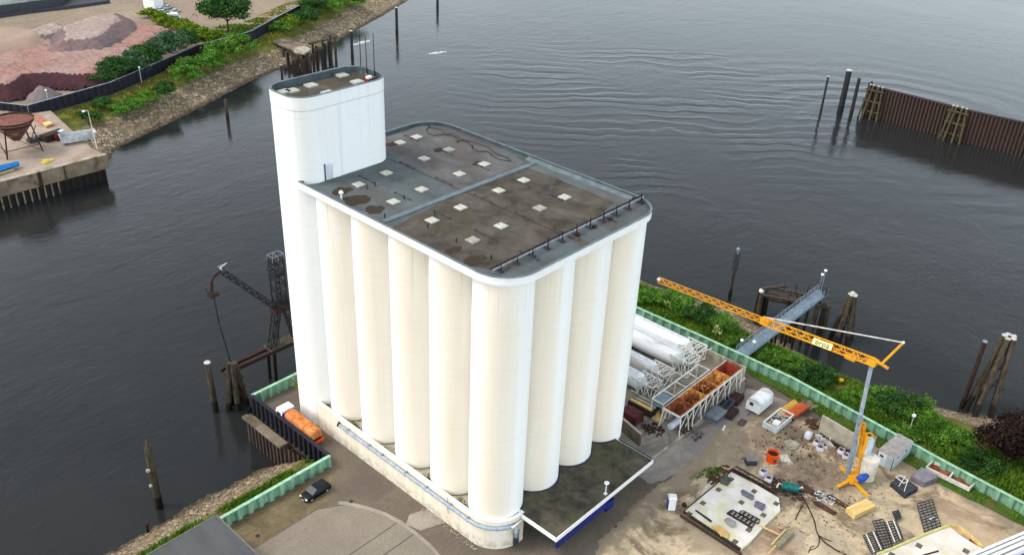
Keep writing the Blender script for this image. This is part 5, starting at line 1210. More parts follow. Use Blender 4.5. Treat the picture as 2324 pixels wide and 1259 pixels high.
MB().bb(40, 56.5, -1.5, -.8, .9, 1.2).build('conveyor', M_DRUST, ab)
MB().cyl((38.6, -1.15, 1.1), (41, -1.15, 1.1), .55, n=12).build('conveyor_drum', M_GREYCON, ab, smooth='auto')
# second open frame behind
sf = T('gantry_frame', 'open white steel frame standing behind the rusty bins', 'steel frame', (46.5, 1.8, 0))
s2 = MB()
for y in (1.3, 3.5): s2.bar((39.8, y, 3.5), (53.4, y, 3.5), .18, .22)
for x in (39.8, 43, 46.4, 50, 53.4): s2.bar((x, 1.3, 3.5), (x, 3.5, 3.5), .15)
s2.build('top_frame', M_WFRAME, sf)
for x in (39.9, 46.5, 53.3):
    for y in (1.3, 3.5): MB().bar((x, y, 3.4), (x, y, 0), .15).build('leg', M_WFRAME, sf)
MB().bb(40, 42.9, 1.4, 3.4, 2.4, 3.3).build('feed_box', M_GSTEEL, sf)
# concrete walls
def cwall(label, a_, b_, h, w_=.3, m_=None):
    t = T('concrete_wall', label, 'wall', (*a_, 0), group='free standing concrete walls on the yard')
    MB().bar((*a_, h/2), (*b_, h/2), w_, h).build('wall_panel', m_ or M_CONC, t); MB().bar((a_[0], a_[1], h+.04), (b_[0], b_[1], h+.04), w_+.06, .08).build('top_edge', M_CONC, t); return t
cwall('pale concrete wall behind the far end of the rusty bins', (60.3, 10), (60.3, -1.9), 2.2)
cwall('low concrete kerb wall along the side of the rusty bins', (60.1, -2.2), (42, -3.2), .35)
cwall('short mossy concrete wall against the far end of the canopy', (33.6, 4.6), (32.5, .2), 2.3, .35, M_CONCD)
cwall('high concrete wall behind the white bulk bags', (55.6, -18.2), (54.7, -25), 3.6, .35)
cwall('thin concrete kerb on the ground next to the canopy corner', (31.4, -3.0), (39.5, -3.2), .22, .25)
# junk
ps = T('pipe_stack', 'stack of cream plastic pipes on a dark pallet near the silo', 'pipe stack', (40.8, 5, 0))
for k in range(3): MB().bar((39.8+k*.85, 7.4, 1.25), (39.9+k*.85, 3.2, 1.25), .5, .22).build('plank_pack', M_CONC if k else M_TIMB, ps)
MB().bb(39.2, 42.2, 3.0, 7.6, .1, 1.1).build('pallet_box', M_DRUST, ps)
tag(MB().bb(39.4, 41.2, 1.6, 2.8, 0, .3).bar((39.2, 1.5, .5), (41.6, 3.2, .35), .5, .1).bar((40.6, 1.0, .4), (42.4, 2.6, .5), .4, .1).build('plank_pile', M_TIMB), 'loose pale planks lying beside the pipe stack', 'planks')
rc = T('red_container_frame', 'maroon steel frame box squeezed beside the silo corner', 'steel box', (37, 5, 0))
MB().bb(35.4, 37.6, 3.4, 6.4, .2, 2.0).build('box', mat('maroon_steel', (92, 34, 36), (66, 26, 30), 1), rc)
for x in (35.4, 37.6): MB().bar((x, 3.35, 0), (x, 3.35, 2.3), .14).build('post', M_DRUST, rc)
jm = random.Random(3)
def debris(label, c, rx, ry, n_, m_, s_=.3, cat='debris', h=.25):
    mb = MB()
    for _ in range(n_):
        a_ = jm.uniform(0, 6.3); q_ = math.sqrt(jm.random()); x = c[0]+rx*q_*math.cos(a_); y = c[1]+ry*q_*math.sin(a_)
        mb.box((x, y, jm.uniform(.05, h)), (s_*jm.uniform(.4, 3), s_*jm.uniform(.3, 1), s_*jm.uniform(.3, .8)), jm.uniform(0, 3.1))
    return tag(mb.build('debris', m_), label, cat, kind='stuff')
debris('rusty scrap metal bits between the canopy wall and the pipe stack', (37.2, 1.2), 1.6, 1.9, 46, M_DRUST, .28)
debris('dark offcuts lying under the near end of the bins', (41.8, -2.6), 2.2, 1.0, 30, M_DIRTPILE, .3)
debris('grey scrap lying beside the dark crates', (52.4, -3.4), 1.8, .9, 34, M_DGREY, .4)
debris('brown rubble by the corner of the white slab', (35.6, -12.2), 2.6, 1.3, 60, M_DIRTPILE, .3)
debris('brown planks and soil lumps beyond the skip', (57.2, -17), 1.4, 1.7, 60, M_DIRTPILE, .4)
debris('dark stones scattered beside the damp gravel', (40.8, -5.0), 1.8, .6, 22, M_DGREY, .2)
debris('light crumbs of concrete on the sandy building site', (41, -27), 13, 10, 650, M_CONC, .15, h=.2)
debris('dark trampled scraps over the sandy building site', (44, -21), 13, 10, 300, M_DIRTPILE, .13, h=.2)
debris('rusty nails and offcuts littered between skip and bulk bags', (50, -16), 6, 4, 90, M_DRUST, .16, h=.2)
debris('pale timber offcuts littered over the building site', (44, -24), 12, 9, 60, M_TIMB, .12, h=.15)
# tubs and crates
def crate(label, cx_, cy_, l_, w_, h_, m_, rz_=0, open_=True, name='storage_tub'):
    t = T(name, label, 'tub', (cx_, cy_, 0), rz_)
    if open_:
        po_ = [(-l_/2, -w_/2), (l_/2, -w_/2), (l_/2, w_/2), (-l_/2, w_/2)]; pi2 = [(x*.9, y*.86) for x, y in po_]
        MB().ring(po_, pi2, .05, h_).build('tub_wall', m_, t, world=False); MB().prism(pi2, .05, h_*.35).build('tub_floor', M_DGREY, t, world=False)
    else:
        MB().bb(-l_/2, l_/2, -w_/2, w_/2, .05, h_*.8).build('tub_wall', m_, t, world=False)
        MB().add([(-l_/2-.05, -w_/2-.05, h_*.8), (l_/2+.05, -w_/2-.05, h_*.8), (l_/2+.05, w_/2+.05, h_*.8), (-l_/2-.05, w_/2+.05, h_*.8), (-l_*.4, -w_*.38, h_), (l_*.4, -w_*.38, h_), (l_*.4, w_*.38, h_), (-l_*.4, w_*.38, h_)], [(3, 2, 1, 0), (0, 1, 5, 4), (1, 2, 6, 5), (2, 3, 7, 6), (3, 0, 4, 7), (4, 5, 6, 7)]).build('cover', m_, t, world=False)
    MB().bb(-l_/2-.06, l_/2+.06, -w_/2-.06, w_/2+.06, h_*.42, h_*.5).build('rib', M_DGREY, t, world=False)
    return t
crate('grey tarpaulin covered load beside the rusty bins', 47.0, -4.4, 3.4, 2.2, 1.5, M_GREY, .02, False)
crate('dark blue grey open steel tub next to the covered load', 50.2, -4.6, 3.4, 1.0, 1.3, mat('slate_blue', (74, 86, 100), (56, 64, 76)), .12)
crate('flat black crate in front of the dark steel tub', 49.6, -5.9, 2.8, 1.2, .9, M_DRUST, .1, False)
crate('black crate behind the cream boards by the bins', 53.6, -4.3, 2.8, 1.7, .9, M_DRUST, .1, False)
crate('small purple brown pallet lying on the sand', 49.0, -8.2, 1.7, 1.0, .3, mat('purple_brown', (92, 72, 78), (74, 58, 64)), .1, False)
tag(MB().bar((45.0, -7.0, .1), (46.4, -6.6, .1), .25, .12).build('white_board', M_WHITE), 'short white board lying near the covered load', 'board')
# domed white cabin
dc = T('domed_cabin', 'white domed cabin with one square window', 'cabin', (54.6, -8.0, 0), 0)
prof = [(-1.25, .5)]+[(-1.25*math.cos(t_), 2.0+.85*math.sin(t_)) for t_ in [pi*k/12 for k in range(13)]]+[(1.25, .5)]
vs = [(-2.2, y, z) for y, z in prof]+[(2.2, y, z) for y, z in prof]; n_ = len(prof)
MB().add(vs, [(i, n_+i, n_+(i+1) % n_, (i+1) % n_) for i in range(n_)]+[tuple(range(n_)), tuple(range(2*n_-1, n_-1, -1))]).build('body', M_WTANK, dc, world=False, smooth='auto')
w__ = MB().bb(-2.26, -2.2, -.1, .75, 1.5, 2.3).build('window', M_WHITE, dc, world=False); MB().bb(-2.29, -2.25, 0, .65, 1.58, 2.22).build('pane', M_GLASS, w__, world=False)
for y in (-1, 1): MB().bb(-2.3, 2.3, y*1.0-.08, y*1.0+.08, .25, .5).build('skid', M_GSTEEL, dc, world=False)
for k in (-.7, .75): MB().tube([(k, y*1.005, z*1.002) for y, z in prof[1:-1]], .03, 4).build('roof_rib', M_WHITE, dc, world=False)
MB().bar((-2.2, 0, .35), (-3.4, .2, .3), .1).build('tow_bar', M_DGREY, dc, world=False)
for x in (-.9, .9): 
    for y in (-.9, .9): MB().cyl((x, y-.1, .28), (x, y+.1, .28), .28, n=12).build('wheel', M_TYRE, dc, world=False)
# skips
def skip(label, cx_, cy_, l_, w_, h_, m_, mf, fill, rz_=0, z0=0):
    t = T('skip', label, 'skip', (cx_, cy_, z0), rz_)
    po_ = [(-l_/2, -w_/2), (l_/2, -w_/2), (l_/2, w_/2), (-l_/2, w_/2)]; pi2 = [(x-.16*(1 if x > 0 else -1), y-.16*(1 if y > 0 else -1)) for x, y in po_]
    MB().ring(po_, pi2, .1, h_).build('skip_wall', m_, t, world=False); MB().prism(pi2, .12, h_*.45).build('skip_floor', mf, t, world=False)
    MB().ring([(x*1.02, y*1.04) for x, y in po_], pi2, h_, h_+.1).build('rim', M_WFRAME if m_ is not M_RUST else M_RUST, t, world=False)
    mb = MB(); q_ = random.Random(l_)
    for _ in range(fill):
        mb.box((q_.uniform(-l_*.4, l_*.4), q_.uniform(-w_*.36, w_*.36), h_*.45+q_.uniform(.1, .5)), (q_.uniform(.2, 1.6), q_.uniform(.1, .4), q_.uniform(.1, .3)), q_.uniform(0, 3))
    if fill: tag(mb.build('rubbish', R.choice([M_CONC, M_WHITE]), t, world=False), kind='stuff')
    return t
skip('pale open skip filled with rubble and boards', 53.2, -12.3, 5.4, 2.5, 1.0, M_GREYCON, M_DIRTPILE, 46, -.03)
tag(MB().bb(51.2, 52.3, -13.2, -12.2, .7, 1.35).build('white_block', M_WHITE), 'white foam block lying in the pale open skip', 'block')
or_ = T('orange_skip_truck_bed', 'rusty orange flat bed beside yellow timber beams', 'flat bed', (57.6, -13.4, 0), -.1)
MB().bb(-2.3, 2.3, -.9, .9, .7, .95).build('bed', mat('burnt_orange', (186, 84, 38), (158, 66, 30), .7, .8), or_, world=False)
MB().bb(-2.3, 2.3, -.95, -.88, .9, 1.3).build('side_board', M_RUST, or_, world=False); MB().bb(-2.2, 2.2, -.7, .7, .1, .7).build('frame', M_DRUST, or_, world=False)
yb = T('beam_stack', 'stack of yellow formwork beams beside the orange flat bed', 'beams', (57.4, -11.9, 0), -.1)
for k in range(4): MB().bb(-2.4, 2.3, -.55+k*.28, -.35+k*.28, .5+.12*k, .72+.12*k).build('beam', M_YEL if k % 2 else M_TIMB, yb, world=False)
MB().bb(-2, 2, -.5, .5, .05, .5).build('bearer', M_DRUST, yb, world=False)
debris('grey brown boards heaped between the flat bed and the flood wall', (61.2, -13.4), 1.3, 1.3, 40, M_CONCD, .45)
# bulk bags
bagp = MB()
def bag(label, x, y, w_, h_, open_=True, group='white bulk bags on the building site', rz_=0):
    t = T('bulk_bag', label, 'bulk bag', (x, y, 0), rz_, group)
    n_ = 14; vs = []; fs = []
    for k, (z, s_) in enumerate(((.03, .82), (.15, 1.0), (h_*.5, 1.08), (h_*.85, 1.0), (h_, .94))):
        for i in range(n_):
            a_ = 2*pi*i/n_; q_ = (abs(math.cos(a_))**4+abs(math.sin(a_))**4)**(-.25)*.92
            vs.append((w_/2*s_*q_*math.cos(a_)*(1+.05*math.sin(3*a_+x)), w_/2*s_*q_*math.sin(a_)*(1+.05*math.cos(2*a_+y)), z))
    for k in range(4): fs += [(k*n_+i, k*n_+(i+1) % n_, (k+1)*n_+(i+1) % n_, (k+1)*n_+i) for i in range(n_)]
    fs.append(tuple(range(n_-1, -1, -1)))
    if not open_:
        vs.append((0, 0, h_+.12)); fs += [(4*n_+i, 4*n_+(i+1) % n_, len(vs)-1) for i in range(n_)]
    MB().add(vs, fs).build('sack', M_BAG, t, world=False, smooth=True)
    if open_:
        MB().cyl((0, 0, h_*.7), (0, 0, h_*.72), w_*.42, n=12).build('contents', M_DIRTPILE, t, world=False)
    lp = MB()
    for a_ in range(4):
        q_ = a_*pi/2+pi/4; lp.tube([(w_*.45*math.cos(q_-.3), w_*.45*math.sin(q_-.3), h_*.9), (w_*.4*math.cos(q_), w_*.4*math.sin(q_), h_+.3), (w_*.45*math.cos(q_+.3), w_*.45*math.sin(q_+.3), h_*.9)], .035, 4)
    lp.build('lifting_loop', M_BAG, t, world=False)
bag('open white bulk bag left of the pair by the slab edge', 40.1, -16.9, 1.15, 1.2)
bag('open white bulk bag right of the pair by the slab edge', 39.4, -18.2, 1.15, 1.15, rz_=.3)
bag('full white bulk bag at the left end by the concrete wall', 53.2, -17.6, 1.1, 1.2, False)
bag('open white bulk bag before the middle of the concrete wall', 52.6, -19.4, 1.15, 1.0)
bag('sagging white bulk bag leaning on its neighbour by the wall', 51.9, -20.3, 1.2, .9, True, rz_=.5)
bag('white bulk bag at the rear of the middle bag group', 52.9, -20.6, 1.0, .8, True, rz_=.2)
bag('open white bulk bag near the foot of the crane mast', 53.6, -23.0, 1.1, .9)
bag('slumped white bulk bag closest to the crane mast', 53.0, -24.0, 1.0, .8, True, rz_=.6)
lg = T('log_trough', 'low timber edging board behind the bulk bags', 'edging', (54, -21, 0))
MB().bar((54.6, -18.2, .3), (53.9, -24.6, .3), .2, .4).build('board', M_WFRAME, lg); MB().bar((54.9, -18.6, .6), (54.4, -22, .6), .3, .3).build('log', M_DIRTPILE, lg)
debris('white and dark wrappers lying behind the bulk bags', (54.6, -19.9), .5, 1.2, 26, M_BAG, .22, h=.8)
debris('dark red rods heaped at the base of the concrete wall', (54.2, -22.8), .5, 1.2, 20, M_DRUST, .4, h=.8)
# orange mixer tub, grey box, teal machine
ot = T('mortar_silo_bucket', 'bright orange round bucket with dark open top', 'bucket', (44.1, -16.2, 0))
MB().cyl((44.1, -16.2, .05), (44.1, -16.2, 1.7), .82, .86, 20, False).build('shell', M_GORANGE, ot, smooth='auto'); MB().cyl((44.1, -16.2, .05), (44.1, -16.2, 1.3), .8, n=20).build('contents', M_DRUST, ot, smooth='auto')
MB().tube([(44.1+.88*math.cos(t_), -16.2+.88*math.sin(t_), 1.7) for t_ in [2*pi*k/16 for k in range(17)]], .06, 5).build('rim', M_GORANGE, ot); MB().box((43.4, -17.0, .9), (.3, .3, .4), .8).build('outlet', M_RUST, ot)
MB().bar((44.9, -16.9, .1), (44.9, -16.9, 1.6), .1).build('handle_bar', M_YEL, ot)
gb = T('tool_box', 'grey steel tool box near the corner of the white slab', 'tool box', (41.2, -14.2, 0), -.75)
MB().bb(-.8, .8, -.6, .6, .05, 1.1).build('box', M_DGREY, gb, world=False); MB().bb(-.84, .84, -.64, .64, 1.1, 1.2).build('lid', mat('mauve_grey', (140, 130, 130), (118, 108, 110)), gb, world=False)
MB().bb(-.3, .3, .62, .66, .5, .7).build('lock', M_STEEL, gb, world=False)
gm = T('teal_pump', 'teal green machine with white hose ends between slab and crane', 'pump', (40.0, -21.4, 0), -1.1)
MB().cyl((-1.2, 0, .9), (1.2, 0, .9), .6, n=16).build('drum', M_TEAL, gm, world=False, smooth='auto')
MB().bb(-1.1, 1.1, -.5, .5, .2, .5).build('frame', M_DGREY, gm, world=False)
for x in (-.7, .7):
    for y in (-.6, .6): MB().cyl((x, y-.08, .25), (x, y+.08, .25), .25, n=10).build('wheel', M_TYRE, gm, world=False)
MB().tube([(1.2, 0, .9), (1.7, .3, 1.1), (1.9, .8, .4)], .1, 6).build('hose_end', M_WHITE, gm, world=False); MB().tube([(-1.2, 0, 1), (-1.7, -.2, 1.3), (-1.9, -.5, .6)], .1, 6).build('hose_end', M_WHITE, gm, world=False)
MB().bar((1.1, -.3, .4), (2.6, -.3, .3), .08).build('tow_bar', M_GSTEEL, gm, world=False)
# toilet cabin
tc = T('portable_toilet', 'white and blue portable toilet cabin standing alone', 'toilet cabin', (24.6, -11.0, 0), pi/4*.9)
MB().bb(-.58, .58, -.58, .58, .08, 2.15).build('cabin', M_BLUE, tc, world=False); MB().bb(-.5, .5, -.62, -.58, .15, 2.1).build('door', M_WHITE, tc, world=False); MB().bb(-.62, -.58, -.5, .5, .15, 2.1).build('side_panel', M_WHITE, tc, world=False)
MB().add([(-.62, -.62, 2.15), (.62, -.62, 2.15), (.62, .62, 2.15), (-.62, .62, 2.15), (-.4, -.4, 2.4), (.4, -.4, 2.4), (.4, .4, 2.4), (-.4, .4, 2.4)], [(3, 2, 1, 0), (0, 1, 5, 4), (1, 2, 6, 5), (2, 3, 7, 6), (3, 0, 4, 7), (4, 5, 6, 7)]).build('roof', M_WHITE, tc, world=False)
tag(MB().ball((26.2, -12.2, .3), .4, 8, .7).ball((26.5, -12.0, .25), .3, 8, .7).build('rubbish_sack', M_DRUST, smooth=True), 'dark rubbish sacks lying behind the toilet cabin', 'sack')
# ------------------------------------------------------------------ building site slab
sl = T('foundation_slab', 'white concrete foundation slab with openings and formwork edges', 'slab', (31, -17, 0))
spoly = [(24.9, -12.9), (24.4, -22.4), (26.4, -22.6), (30.2, -22.5), (35.0, -22.6), (37.1, -21.2), (37.3, -17), (37.1, -13.3)]
MB().prism(spoly, .05, .5).build('slab', M_SLAB, sl)
fw_ = MB()
for a_, b_ in ((0, 1), (7, 0), (6, 7)): fw_.bar((*spoly[a_], .4), (*spoly[b_], .4), .12, .55)
fw_.bar((24.1, -12.9, .35), (23.8, -22.9, .35), .3, .3); fw_.bar((37.8, -13, .35), (37.9, -20.5, .35), .2, .5); fw_.bar((38.5, -13.3, .6), (38.6, -20.3, .6), .12, .2)
for k in range(10): fw_.bar((37.2, -13.3-k*.8, .55), (38.6, -13.3-k*.8, .65), .08)
fw_.build('formwork', mat('formwork_brown', (72, 58, 44), (50, 42, 36), 1), sl)
sk = MB()
for k in range(18): sk.bar((24.25, -13.3-k*.52, .5), (23.9, -13.3-k*.52, .15), .09)
sk.build('rebar_starter', M_STEEL, sl)
for i, (x, y) in enumerate([(28.29, -13.93), (25.07, -13.73), (32.31, -14.04), (32.4, -17.8), (35.78, -21.49), (32.39, -21.35), (28.35, -21.35), (25.06, -21.14), (35.76, -17.93), (35.63, -14.17)]):
    MB().bb(x-.42, x+.42, y-.36, y+.36, .45, .515).build('slab_opening', mat('opening_mud', (112, 104, 88), (84, 78, 66), 2), sl)
def onslab(name, label, cat, pts, z0, z1, m_, rails=0):
    t = T(name, label, cat, (sum(p_[0] for p_ in pts)/len(pts), sum(p_[1] for p_ in pts)/len(pts), .5)); MB().prism(pts, z0, z1).build('board', m_, t)
    return t
onslab('foam_panel', 'curved tan panel lying on the edge of the white slab', 'panel', [(25.12, -17.37), (25.98, -18.09), (25.66, -19.85), (24.59, -20.18), (24.48, -19.18)], .53, .75, mat('tan_panel', (206, 172, 112), (190, 154, 96)))
onslab('black_beam', 'long thin black beam lying on the white slab', 'beam', [(26.14, -13.99), (26.29, -14.14), (26.06, -16.81), (25.75, -16.82)], .53, .7, M_STEEL)
for q_, lb in (([(29.72, -17.55), (30.11, -17.79), (30.09, -21.4), (28.78, -21.54), (28.81, -17.46)], 'larger black ladder frame panel on the white slab'), ([(30.66, -18.63), (31.05, -18.88), (31.16, -21.54), (30.2, -21.78), (29.95, -18.74)], 'smaller black ladder frame panel on the white slab')):
    o_ = onslab('formwork_panel', lb, 'formwork panel', q_, .53, .68, M_STEEL)
    mb = MB(); xs = [p_[0] for p_ in q_]; ys = [p_[1] for p_ in q_]
    y_ = min(ys)+.3
    while y_ < max(ys)-.2:
        for fx in (.35, .65): x_ = min(xs)+(max(xs)-min(xs))*fx; mb.box((x_, y_, .7), (.22, .3, .05))
        y_ += .62
    mb.build('frame_gap', M_CONC, o_)
onslab('grey_trough', 'long grey trough lying beside the slab openings', 'trough', [(34.24, -16.6), (34.59, -16.71), (34.63, -18.54), (33.8, -18.7), (33.8, -17.02)], .53, .85, M_GREY)
onslab('tool_crate', 'small purple grey tool crate on the right of the slab', 'crate', [(33.43, -19.31), (33.81, -19.41), (34.01, -20.71), (32.91, -20.86), (32.94, -19.52)], .53, 1.0, mat('violet_grey', (120, 112, 128), (90, 84, 98)))
onslab('steel_bracket', 'grey metal bracket pile near the middle of the slab', 'bracket', [(27.35, -18.02), (28.07, -18.21), (28.03, -19.49), (27.27, -19.79), (26.87, -19.25)], .53, .95, mat('zinc', (158, 156, 158), (128, 126, 130)))
onslab('cover_sheet', 'dark green cover sheet at the far corner of the slab', 'sheet', [(34.27, -12.98), (35.74, -13.24), (35.15, -14.44), (33.82, -14.58), (33.64, -13.53)], .53, .8, mat('dark_green_grey', (84, 88, 80), (60, 64, 60)))
scatter_grass('weeds', L_GREEN, 'patch of green weeds beside the far corner of the slab', [[(35.59, -10.04), (37.28, -11.39), (36.35, -12.3), (34.39, -12.17), (33.73, -11.22), (31.51, -9.92), (31.35, -9.17), (33.41, -9.71)]], lambda x, y: .05, 30, .4, .3, 12)
tag(MB().prism(rough_poly([(31.79, -12.1), (33.49, -12.03), (34.3, -12.54), (33.18, -12.9), (30.93, -12.98), (29.68, -12.61)], .06, .5), .0, .12).build('white_spill', M_SLAB), 'white spilled concrete beside the far left edge of the slab', 'concrete spill', kind='structure')
# second slab and rebar mats lower right
s2p = [(36.72, -35.96), (39.43, -37.08), (45.13, -39.22), (49.49, -41.13), (48.72, -43.28), (48.44, -46.07), (47.96, -47.19), (41.47, -46.08), (31.11, -35.69)]
sl2 = T('foundation_slab', 'white foundation slab cut by the bottom right edge', 'slab', (44, -42, 0))
MB().prism(s2p, .02, .35).build('slab', M_SLAB, sl2)
e2 = MB()
q_ = [(37.01, -36.06), (39.4, -37.07), (45.09, -39.21), (49.54, -41.08)]
for a_, b_ in zip(q_[:-1], q_[1:]): e2.bar((*a_, .36), (*b_, .36), .35, .3)
e2.build('insulation_edge', mat('lime_board', (196, 198, 130), (176, 176, 112)), sl2)
for x, y in [(42.68, -39.53), (38.35, -37.52), (46.34, -44.58)]: MB().bb(x-.45, x+.45, y-.4, y+.4, .3, .37).build('slab_opening', MATS['opening_mud'], sl2)
tag(MB().prism([(41.26, -40.56), (43.65, -41.8), (43.5, -41.92), (41.2, -40.7)], .36, .5).build('black_beam', M_STEEL), 'thin black beam lying on the lower right slab', 'beam')
tr2 = T('wood_frame', 'timber shuttering trench beside the lower right slab', 'shuttering', (50, -43, 0))
q_ = [(49.58, -41.1), (50.15, -42.28), (49.64, -43.95), (48.61, -46.01)]
for a_, b_ in zip(q_[:-1], q_[1:]): MB().bar((*a_, .4), (*b_, .4), .15, .6).build('shutter_board', M_TIMB, tr2)
q3 = [(x-1.0, y+.2) for x, y in q_]; MB().prism(q_+q3[::-1], .01, .12).build('trench_floor', M_DIRTPILE, tr2)
def rebar_mat(label, pts, n1, n2, m_=None, z=.45, rails=True):
    t = T('rebar_mat', label, 'rebar mat', (sum(p_[0] for p_ in pts)/4, sum(p_[1] for p_ in pts)/4, 0), group='dark reinforcement mats on the site')
    P = [Vector((*p_, z)) for p_ in pts]
    MB().prism(pts, .1, .16).build('blinding', M_CONC, t)
    mb = MB()
    for k in range(n1+1): mb.bar(P[0].lerp(P[1], k/n1), P[3].lerp(P[2], k/n1), .07)
    mb.build('long_bar', M_STEEL, t); mb = MB()
    for k in range(n2+1): mb.bar(P[0].lerp(P[3], k/n2)+Vector((0, 0, .06)), P[1].lerp(P[2], k/n2)+Vector((0, 0, .06)), .12)
    mb.build('cross_bar', M_DGREY, t)
    if rails:
        mb = MB()
        for f in (.2, .75): mb.bar(P[0].lerp(P[1], f)+Vector((0, 0, .2)), P[3].lerp(P[2], f)+Vector((0, 0, .2)), .13)
        mb.build('rail', M_WFRAME, t)
    return t
rebar_mat('dark rebar mat at the left end of the row by the lower slab', [(38.79, -33.25), (40.9, -34.15), (38.41, -36.4), (36.38, -35.49)], 3, 9)
rebar_mat('dark rebar mat second from left with no light rails', [(42.41, -32.96), (43.87, -33.92), (39.71, -36.99), (38.58, -36.33)], 3, 10, rails=False)
rebar_mat('dark rebar mat third from left beside the sand path', [(43.27, -34.31), (45, -35.29), (42.29, -37.45), (40.2, -36.78)], 3, 8)
rebar_mat('short dark rebar mat behind the row of mats', [(46.23, -34.25), (47.25, -34.75), (46.09, -35.63), (45, -35.29)], 3, 6, rails=False)
rebar_mat('large dark rebar mat standing apart on the right', [(50.44, -36.12), (53.03, -37.37), (48.54, -40.3), (45.73, -39.08)], 4, 10, rails=False)
debris('silver fittings lying on the right hand rebar mat', tuple([(49.12, -38.16)][0]), 1.2, 2.0, 26, M_GREYCON, .16, h=.6)
# stacks near container
def panel_stack(label, pts, h, m_, lid=None, cat='panel stack'):
    c_ = (sum(p_[0] for p_ in pts)/len(pts), sum(p_[1] for p_ in pts)/len(pts)); t = T('panel_stack', label, cat, (*c_, 0), group='stacks of grey formwork panels')
    k = 4
    for i in range(k): MB().prism([(c_[0]+(x-c_[0])*(1-.03*(i % 2)), c_[1]+(y-c_[1])*(1-.03*(i % 2))) for x, y in pts], .05+h*i/k, h*(i+1)/k-.03).build('panel', m_, t)
    return t
pk = panel_stack('grey panel stack with light bars on top near the container', [(51.78, -31.54), (50.76, -34.3), (53.66, -35.03), (54.44, -32.52)], .9, M_DGREY)
c_ = pk.location
for k in (-.5, .5): MB().bar((c_.x-1.3+k*.5, c_.y+k*1.0, 1.0), (c_.x+1.6+k*.5, c_.y+1.0+k*.6-.6, 1.05), .1).build('top_bar', M_WFRAME, pk)
fr_ = T('pallet_frame', 'pale open frame lying against the grey panel stack', 'frame', (54.2, -32.4, 0))
q_ = [(53.28, -31.66), (54.17, -32.12), (53.67, -33.43), (52.79, -33.1)]
mb = MB()
for a_, b_ in zip(q_, q_[1:]+q_[:1]): mb.bar((*a_, 1.0), (*b_, 1.0), .12)
mb.build('frame', M_WFRAME, fr_); MB().prism(q_, .05, .6).build('load', M_DGREY, fr_)
panel_stack('plain mauve grey panel stack between frame and long trough', [(55.14, -33.2), (55.03, -35.3), (57.72, -36.31), (58.37, -33.58)], 1.1, mat('mauve_panel', (134, 128, 136), (112, 106, 116), 1, .5))
lt = T('long_trough', 'long open steel trough with rusty contents by the flood wall', 'trough', (60, -37.5, 0))
lp_ = [(58.9, -34.0), (58.9, -40.6), (61.2, -40.8), (61.2, -34.2)]
li_ = [(59.05, -34.15), (59.05, -40.45), (61.05, -40.65), (61.05, -34.35)]
MB().ring(lp_, li_, .3, 1.0).build('trough_wall', M_WFRAME, lt); MB().prism(li_, .3, .5).build('trough_floor', M_RUST, lt)
MB().bb(59.2, 60.9, -37.6, -37.4, .5, 1.02).build('divider', M_WFRAME, lt)
for y in (-34.5, -37.4, -40.2): MB().bb(58.7, 61.4, y-.12, y+.12, .02, .3).build('bearer', M_DGREY, lt)
# timber stack
ts = T('timber_pack', 'pale new timber pack lying in front of the crane', 'timber pack', (43.5, -30.7, 0), -.32)
for k in range(4): MB().bb(-2.1, 2.1, -.85, .85, .12+k*.22, .31+k*.22).build('board_layer', M_TIMB, ts, world=False)
for x in (-1.5, 1.5): MB().bb(x-.1, x+.1, -.8, .8, 0, .12).build('bearer', M_TIMB, ts, world=False)
# trench shoring box
sh = T('shoring_box', 'grey trench box with timber struts at the lower middle of the site', 'trench box', (31, -27, 0))
q_ = [(28.96, -24.78), (32.4, -25), (32.37, -26.13), (28.32, -26.02)]
MB().prism(q_, .02, .7).build('box', mat('grey_green_panel', (146, 140, 112), (122, 118, 104)), sh)
MB().bar((*[(27.82, -25.08)][0], .9), (*[(31.83, -25.13)][0], .9), .15).bar((*[(26.4, -25.46)][0], .5), (*[(28.23, -25.55)][0], .7), .15).build('strut', M_TIMB, sh)
tag(MB().bar((*[(30.08, -22.04)][0], .62), (*[(30.45, -24.86)][0], .62), .25, .12).build('timber_plank', M_TIMB), 'long pale plank bridging from the slab to the trench box', 'plank')
# hoses and cables on the sand
def hose(label, pts, r_=.07, m_=None):
    return tag(MB().tube([(x, y, .16) for x, y in pts], r_, 6).build('site_hose', m_ or M_DRUST, smooth=True), label, 'hose')
hose('dark hose running from the teal pump down to the bottom edge', [(40.61, -22.9), (39.32, -24.45), (37.81, -26.1), (36.81, -27.03), (35.44, -27.93), (34.61, -28.76), (34.09, -30.05), (33.91, -31.67), (34.11, -33.08)], .1)
hose('short stick like pipe lying on pale sand', [(38.53, -24.26), (36.5, -24.61), (35.24, -24.89)], .08)
hose('curling hose end looping on the sand', [(34.61, -28.76), (33.83, -29.25), (32.85, -29.54), (32.03, -29.43), (31.32, -29.08), (30.71, -29.18), (31.86, -28.9), (32.5, -29.19)], .07)
hose('brown cable running right from the hose junction', [(34.8, -28.77), (34.75, -29.63), (35, -30.43)], .06)
for i, (q_, lb) in enumerate((([(42.93, -21.24), (43.24, -21.76), (42.47, -24.95), (41.63, -24.93), (41.14, -22.4)], 'dark wet timber board nearest the teal pump'), ([(43, -25.68), (43.59, -26.26), (43.25, -29.54), (42.42, -29.5), (42.49, -26.79)], 'dark wet timber board in the middle of the boards'), ([(40.38, -24.9), (40.98, -25.69), (40.79, -28.47), (39.9, -28.37), (39.87, -25.59)], 'reddish brown board on the pale sand'))):
    tag(MB().prism(q_, .1, .22+.01*i).build('timber_board', M_DIRTPILE), lb, 'board', 'dark boards lying on the site')
debris('white and grey fittings heaped among the dark boards', tuple([(42.17, -25.87)][0]), 1.2, 1.5, 36, M_GREYCON, .2, h=.5)
